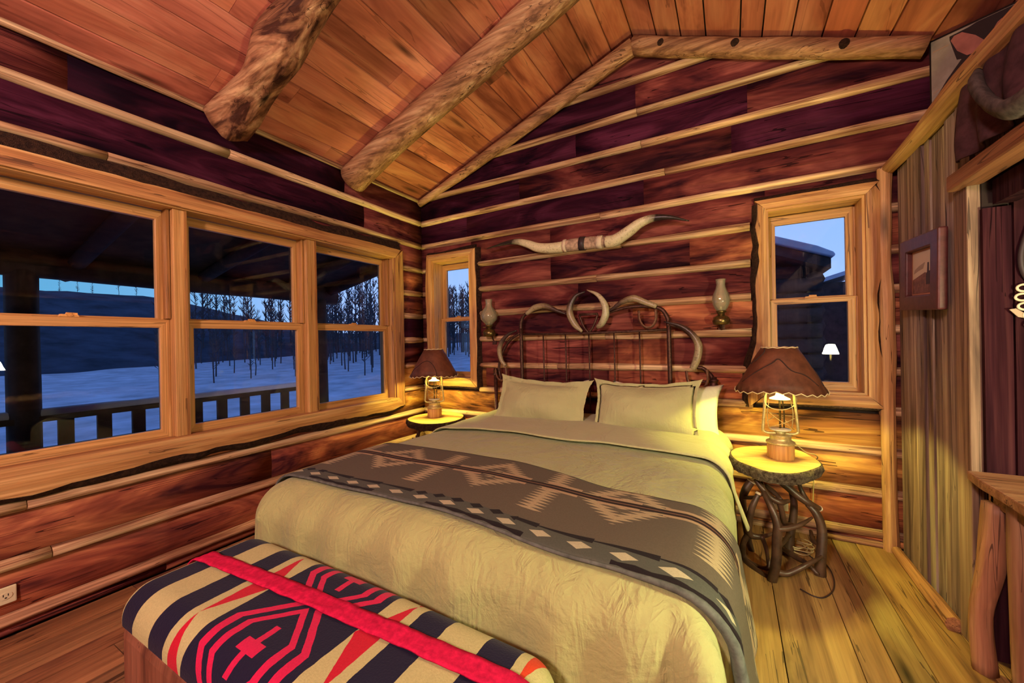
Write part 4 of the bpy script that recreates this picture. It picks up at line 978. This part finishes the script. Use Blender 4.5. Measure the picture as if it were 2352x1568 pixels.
obj('printed_hat_crown', MB().prism([(.311+.03*math.cos(k*PI/6), .492+.04*math.sin(k*PI/6)) for k in range(12)], BP, .0048, .0056), M['canvas_hat'], cv)
obj('printed_crack', MB().prism([(.02, .575), (.095, .563), (.095, .570), (.02, .583)], BP, .004, .0046), M['pcloud'], cv)
obj('printed_crack', MB().prism([(.02, .342), (.05, .350), (.05, .358), (.02, .350)], BP, .004, .0046), M['pcloud'], cv)

# coat hung on the boards above the alcove
ct = thing('hanging_coat', 'dark coat with one grey sleeve hanging from the pole above the alcove', 'coat', (XR-.04, -1.05, 1.97))
def coat_pt(i, j):
    y = -.90-.55*i; z = 2.285-.30*j; return Vector((XR-.024-.018*(1+math.sin(i*21+1.5*math.sin(j*3)))*(.4+.6*j), y+.02*math.sin(j*5)*i, z))
c_ = obj('body', MB().grid(coat_pt, 48, 12), M['coat'], ct, True); sm = c_.modifiers.new('solid', 'SOLIDIFY'); sm.thickness = .008
obj('sleeve', MB().tube([(XR-.045, -1.06, 2.255), (XR-.07, -1.11, 2.20), (XR-.08, -1.16, 2.14), (XR-.078, -1.22, 2.07), (XR-.07, -1.32, 2.0), (XR-.06, -1.50, 1.99)], [.020, .030, .034, .036, .038, .036], 14, 5, wob=.35, flat=.6), M['sleeve'], ct, True)

# wall hanging beside the frame edge, on the alcove boards
wh = thing('bone_ornament', 'hanging of bone rings and feathers on a dark strap', 'ornament', (3.85, -0.935, 1.4))
obj('strap', MB().tube([(3.90, -0.915, 1.86), (3.872, -0.917, 1.72), (3.845, -0.919, 1.60), (3.85, -0.921, 1.52), (3.88, -0.925, 1.47)], .010, 8, 5), M['strap'], wh, True)
for k, (x, z) in enumerate(((3.848, 1.465), (3.842, 1.43), (3.850, 1.395), (3.862, 1.36), (3.868, 1.325), (3.875, 1.47), (3.878, 1.44))):
    obj('bone_ring', MB().tube([(x+.018*math.cos(q*PI/6), -0.923-.004*(k % 2), z+.013*math.sin(q*PI/6)) for q in range(12)], .0045, 6, 2, closed=True), M['bone'], wh, True)
obj('feather', MB().prism([(3.808, 1.385), (3.83, 1.355), (3.85, 1.35), (3.845, 1.37), (3.825, 1.388)], lambda a, b, d: (a, d, b), -0.927, -0.923), M['feather'], wh)
obj('antler_point', MB().tube([(3.90, -0.935, 1.80), (3.868, -0.950, 1.84), (3.850, -0.955, 1.90)], [.014, .010, .003], 8, 4), M['bone'], wh, True)

# ================================================================== DESK in the alcove
dk = thing('desk', 'rough timber desk with slab top standing in the alcove', 'desk', (4.1, -1.6, 0))
def edge_poly():
    pts = [(3.686, -.932), (4.55, -.925), (4.55, -2.6), (3.67, -2.6)]
    for k in range(12): y = -2.6+1.675*(k+1)/13; pts.append((3.672+.008*nz(y*5, 2, 2), y))
    return pts
bev(obj('desk_top', MB().prism(edge_poly(), lambda a, b, d: (a, b, d), .716, .752), M['desk'], dk), .006)
obj('apron', MB().box((3.735, -2.55, .64), (3.765, -.97, .716)), M['desk'], dk, False, (.7, .6, .6))
obj('apron', MB().box((3.735, -.985, .64), (4.5, -.955, .716)), M['desk'], dk, False, (.7, .6, .6))
obj('leg', MB().tube([(3.705, -.99, 0), (3.70, -.985, .22), (3.728, -.99, .42), (3.742, -.99, .65)], [.034, .032, .04, .038], 10, 6, wob=.2), M['desk_z'], dk, True, (1.15, 1.1, 1.05))
obj('leg', MB().tube([(3.765, -1.10, 0), (3.757, -1.10, .35), (3.757, -1.10, .70)], [.034, .034, .036], 8, 4, wob=.15), M['desk_z'], dk, True)
for x, y in ((4.45, -1.02), (4.45, -2.5), (3.765, -2.5)): obj('leg', MB().tube([(x, y, 0), (x, y, .70)], .036, 8, 3, wob=.15), M['desk_z'], dk, True)
obj('foot_block', MB().prism([(-1.28, 0), (-.925, 0), (-.925, .13), (-.95, .16), (-1.05, .11), (-1.2, .09), (-1.28, .10)], lambda a, b, d: (d, a, b), 3.80, 3.86), M['desk_z'], dk, False, (1.5, 1.45, 1.3))
# the lit lamp on that desk, and an unseen lantern added behind the camera for fill
dl = thing('desk_lamp', 'small lamp with a glowing cream shade on the desk', 'lamp', (3.86, -2.28, .754))
obj('base', MB().lathe([(.0, 0), (.07, 0), (.072, .01), (.03, .03), (.022, .08), (.034, .14), (.018, .2), (.010, .22), (.010, .34)], (3.86, -2.28, .754), 20), M['bronze'], dl, True)
obj('shade', MB().lathe([(.040, .44), (.078, .33), (.076, .33), (.038, .44)], (3.86, -2.28, .754), 28, False), M['lit_shade'], dl, True)
pn = thing('added_fill_lantern', 'unseen fill lantern added under the ridge behind the camera', 'lamp', (2.2, -4.9, 2.45))
obj('chain', MB().tube([(2.2, -4.9, 2.67), (2.2, -4.9, 3.64)], .008, 6, 1), M['iron'], pn)
obj('cage', MB().lathe([(.10, .22), (.13, .20), (.02, .24)], (2.2, -4.9, 2.45), 16), M['iron'], pn, True)
obj('glass', MB().lathe([(.0, -.12), (.09, -.09), (.14, .0), (.14, .10), (.08, .2)], (2.2, -4.9, 2.45), 20, False), M['fill_globe'], pn, True)
# ================================================================== OUTSIDE
gr = setting('snow_ground', MB().grid(lambda i, j: (lambda x, y: Vector((x, y, -.75+.10*nz(x*.3, y*.3, 1)+.012*max(0, -x-3)+.02*max(0, y-4))))(-130+150*i, -40+170*j), 60, 60), M['snow']); gr.data.polygons.foreach_set('use_smooth', [True]*len(gr.data.polygons))
def hill_pt(i, j):
    y = -40+150*i; x = -36-80*j
    hh = 9.2 - 4.6*max(0, min(1, (y-22)/26))
    return Vector((x, y, -.6+(hh)*min(1, j/.45)**1.1*(1+.10*nz(y*.06, j*2, 3.3))+.25*nz(y*.9, j*9, 1)))
hl = setting('wooded_hill', MB().grid(hill_pt, 80, 24), M['snow_hill']); hl.data.polygons.foreach_set('use_smooth', [True]*len(hl.data.polygons))

porch = thing('porch', 'dark covered timber porch outside the big window', 'porch', (-1.4, -1.5, -.2))
PM = M['porch']
for k in range(8): obj('deck_board', MB().box((-.25-.30*k, -5.2, -.22), (-.25-.30*k-.29, .7, -.18)), PM, porch)
for y0, y1 in ((-2.41, -2.22), (.40, .59), (-4.9, -4.7)): obj('porch_post', MB().tube([(-2.5, (y0+y1)/2, -.2), (-2.5, (y0+y1)/2, 2.2)], .10, 10, 4, wob=.1), PM, porch, True)
obj('eave_beam', MB().tube([(-2.5, -5.2, 2.06), (-2.5, -2, 2.05), (-2.5, .75, 2.03)], .115, 10, 5, wob=.08), PM, porch, True)
obj('porch_roof', MB().prism([(-2.85, 2.08), (-.22, 2.60), (-.22, 2.74), (-2.85, 2.22)], lambda a, b, d: (a, d, b), -5.3, .72), PM, porch)
obj('roof_snow', MB().prism([(-2.88, 2.225), (-.22, 2.745), (-.22, 2.92), (-2.88, 2.36)], lambda a, b, d: (a, d, b), -5.3, .72), M['snow'], porch)
for y in (-4.2, -3.1, -2.0, -1.0, .0, .62): obj('porch_rafter', MB().tube([(-2.8, y, 2.02), (-.22, y, 2.53)], .065, 8, 3, wob=.1), PM, porch, True, (2.2, 1.8, 1.6))
railing = thing('porch_railing', 'dark wide-board railing capped with snow along the porch', 'railing', (-2.5, -1.5, -.2))
obj('top_rail', MB().box((-2.57, -4.75, .66), (-2.43, .5, .71)), PM, railing); obj('bottom_rail', MB().box((-2.54, -4.75, .36), (-2.46, .5, .42)), PM, railing)
obj('rail_snow', MB().tube([(-2.5, -4.7, .715), (-2.5, -2.3, .73), (-2.5, -1, .72), (-2.5, .45, .73)], .045, 8, 6, wob=.25), M['snow'], railing, True)
y = -2.32
while y < .4: obj('baluster', MB().box((-2.52, y-.055, .0), (-2.48, y+.045, .66)), PM, railing); y += .253
for y in (-3.1, -3.4, -2.8): obj('baluster', MB().box((-2.52, y-.05, .0), (-2.48, y+.05, .66)), PM, railing)

cb = thing('neighbour_cabin', 'dark log cabin with a thick snowy roof beyond the right window', 'cabin', (1.6, 7.0, -.7))
CW = M['cabin']
for k in range(12): obj('wall_log', MB().tube([(-.6, 5.05, -.7+.26*k), (4.2, 5.05, -.7+.26*k)], .135, 8, 1), CW, cb, True)
for k in range(12): obj('wall_log', MB().tube([(4.12, 5.0, -.62+.26*k), (4.12, 10.0, -.62+.26*k)], .135, 8, 1), CW, cb, True)
obj('core', MB().box((-.6, 5.1, -.8), (4.1, 10, 2.5)), CW, cb)
obj('roof', MB().prism([(-.9, 4.17), (2.0, 3.46), (4.28, 2.52), (4.28, 2.36), (2.0, 3.30), (-.9, 4.0)], lambda a, b, d: (a, d, b), 4.7, 10.2), CW, cb)
rs = obj('roof_snow', MB().prism([(-.9, 4.175), (2.0, 3.465), (4.30, 2.525), (4.33, 2.56), (4.30, 2.61), (4.1, 2.73), (2.0, 3.62), (-.9, 4.38)], lambda a, b, d: (a, d, b), 4.62, 10.2), M['snow'], cb); bev(rs, .05, 3)
sd = thing('snowy_shed', 'low dark shed with snow on its roof behind the log cabin', 'shed', (6.2, 10.5, -.7))
obj('body', MB().box((4.7, 9.3, -.8), (8.2, 12, 2.62)), CW, sd)
obj('roof', MB().prism([(4.55, 2.52), (6.4, 3.10), (8.6, 2.5), (8.6, 2.6), (6.4, 3.2), (4.55, 2.62)], lambda a, b, d: (a, d, b), 9.2, 12.3), M['snow'], sd)

# bare aspens: six shapes, each tree its own object
def tree_mesh(sd_):
    random.seed(sd_); b = MB(); H = 1.0; lean = random.uniform(-.02, .02)
    pts = [(lean*h+.012*nz(h*3, sd_, 1), .012*nz(h*3, sd_, 5), h) for h in (0, .2, .4, .6, .8, 1)]
    b.tube(pts, [.0095, .0085, .0075, .006, .004, .002], 6, 1)
    for k in range(34):
        h = random.uniform(.25, .95); a = random.uniform(0, 2*PI); ln = random.uniform(.035, .085)*(1.2-h*.6); up = random.uniform(1.0, 2.0)
        x, y = lean*h, 0; e = (x+math.cos(a)*ln, y+math.sin(a)*ln, h+ln*up)
        m_ = (x+math.cos(a)*ln*.55, y+math.sin(a)*ln*.55, h+ln*up*.42)
        b.tube([(x, y, h), m_, e], [.0050, .0038, .0016], 4, 1)
        for q in range(3):
            a2 = a+random.uniform(-1, 1); l2 = ln*.45
            b.tube([m_, (m_[0]+math.cos(a2)*l2, m_[1]+math.sin(a2)*l2, m_[2]+l2*1.1)], [.0028, .0013], 3, 1)
    me = b.mesh('aspen_tree', recalc=False); me.materials.append(M['twig']); return me
TM = [tree_mesh(k) for k in range(7)]
random.seed(11)
def hill_z(x, y):
    if x > -36: return -.75+.012*max(0, -x-3)+.02*max(0, y-4)
    j = (-36-x)/80; hh = 9.2-4.6*max(0, min(1, (y-22)/26)); return -.6+hh*min(1, j/.45)**1.1
def plant(x, y, h, label, group):
    o = bpy.data.objects.new('aspen_tree', random.choice(TM)); COL.objects.link(o); o.location = (x, y, hill_z(x, y)-.1); o.scale = (h*random.uniform(.9, 1.2),)*2+(h,); o.rotation_euler = (0, 0, random.uniform(0, 6.28))
    tag(o, label, 'tree', group)
CXc, CYc = 2.876, -3.161
def along(deg, dist): a = math.radians(deg); return CXc-math.sin(a)*dist, CYc+math.cos(a)*dist
spots = []
def free_spot(d0, d1, r0, r1, gap=1.5):
    for _ in range(60):
        dg = random.uniform(d0, d1); ds = math.sqrt(random.uniform(r0*r0, r1*r1)); x, y = along(dg, ds)
        if all((x-a)**2+(y-b)**2 > gap*gap for a, b in spots): break
    spots.append((x, y)); return dg, ds, x, y
for k in range(175):      # stand seen through the big window, from the hill's shoulder to the porch end
    dg, ds, x, y = free_spot(45, 59, 22, 62) if k < 105 else free_spot(57, 72, 24, 60)
    h = (random.uniform(.14, .195) if dg < 58 else random.uniform(.115, .15)-.0012*(dg-58))*ds
    plant(x, y, h, 'slender bare aspen in the stand beyond the porch railing', 'aspens beyond the porch')
for k in range(6):
    dg, ds, x, y = free_spot(73, 82, 75, 85, 3); plant(x, y, random.uniform(2.4, 3.8), 'small bare tree on the crest of the dark hill', 'trees on the hill crest')
for k in range(95):       # stand behind the narrow window
    dg, ds, x, y = free_spot(33, 41, 36, 62) if k < 65 else free_spot(24, 45, 36, 62); plant(x, y, random.uniform(.135, .175)*ds, 'slender bare aspen in the stand outside the narrow window', 'aspens outside the narrow window')
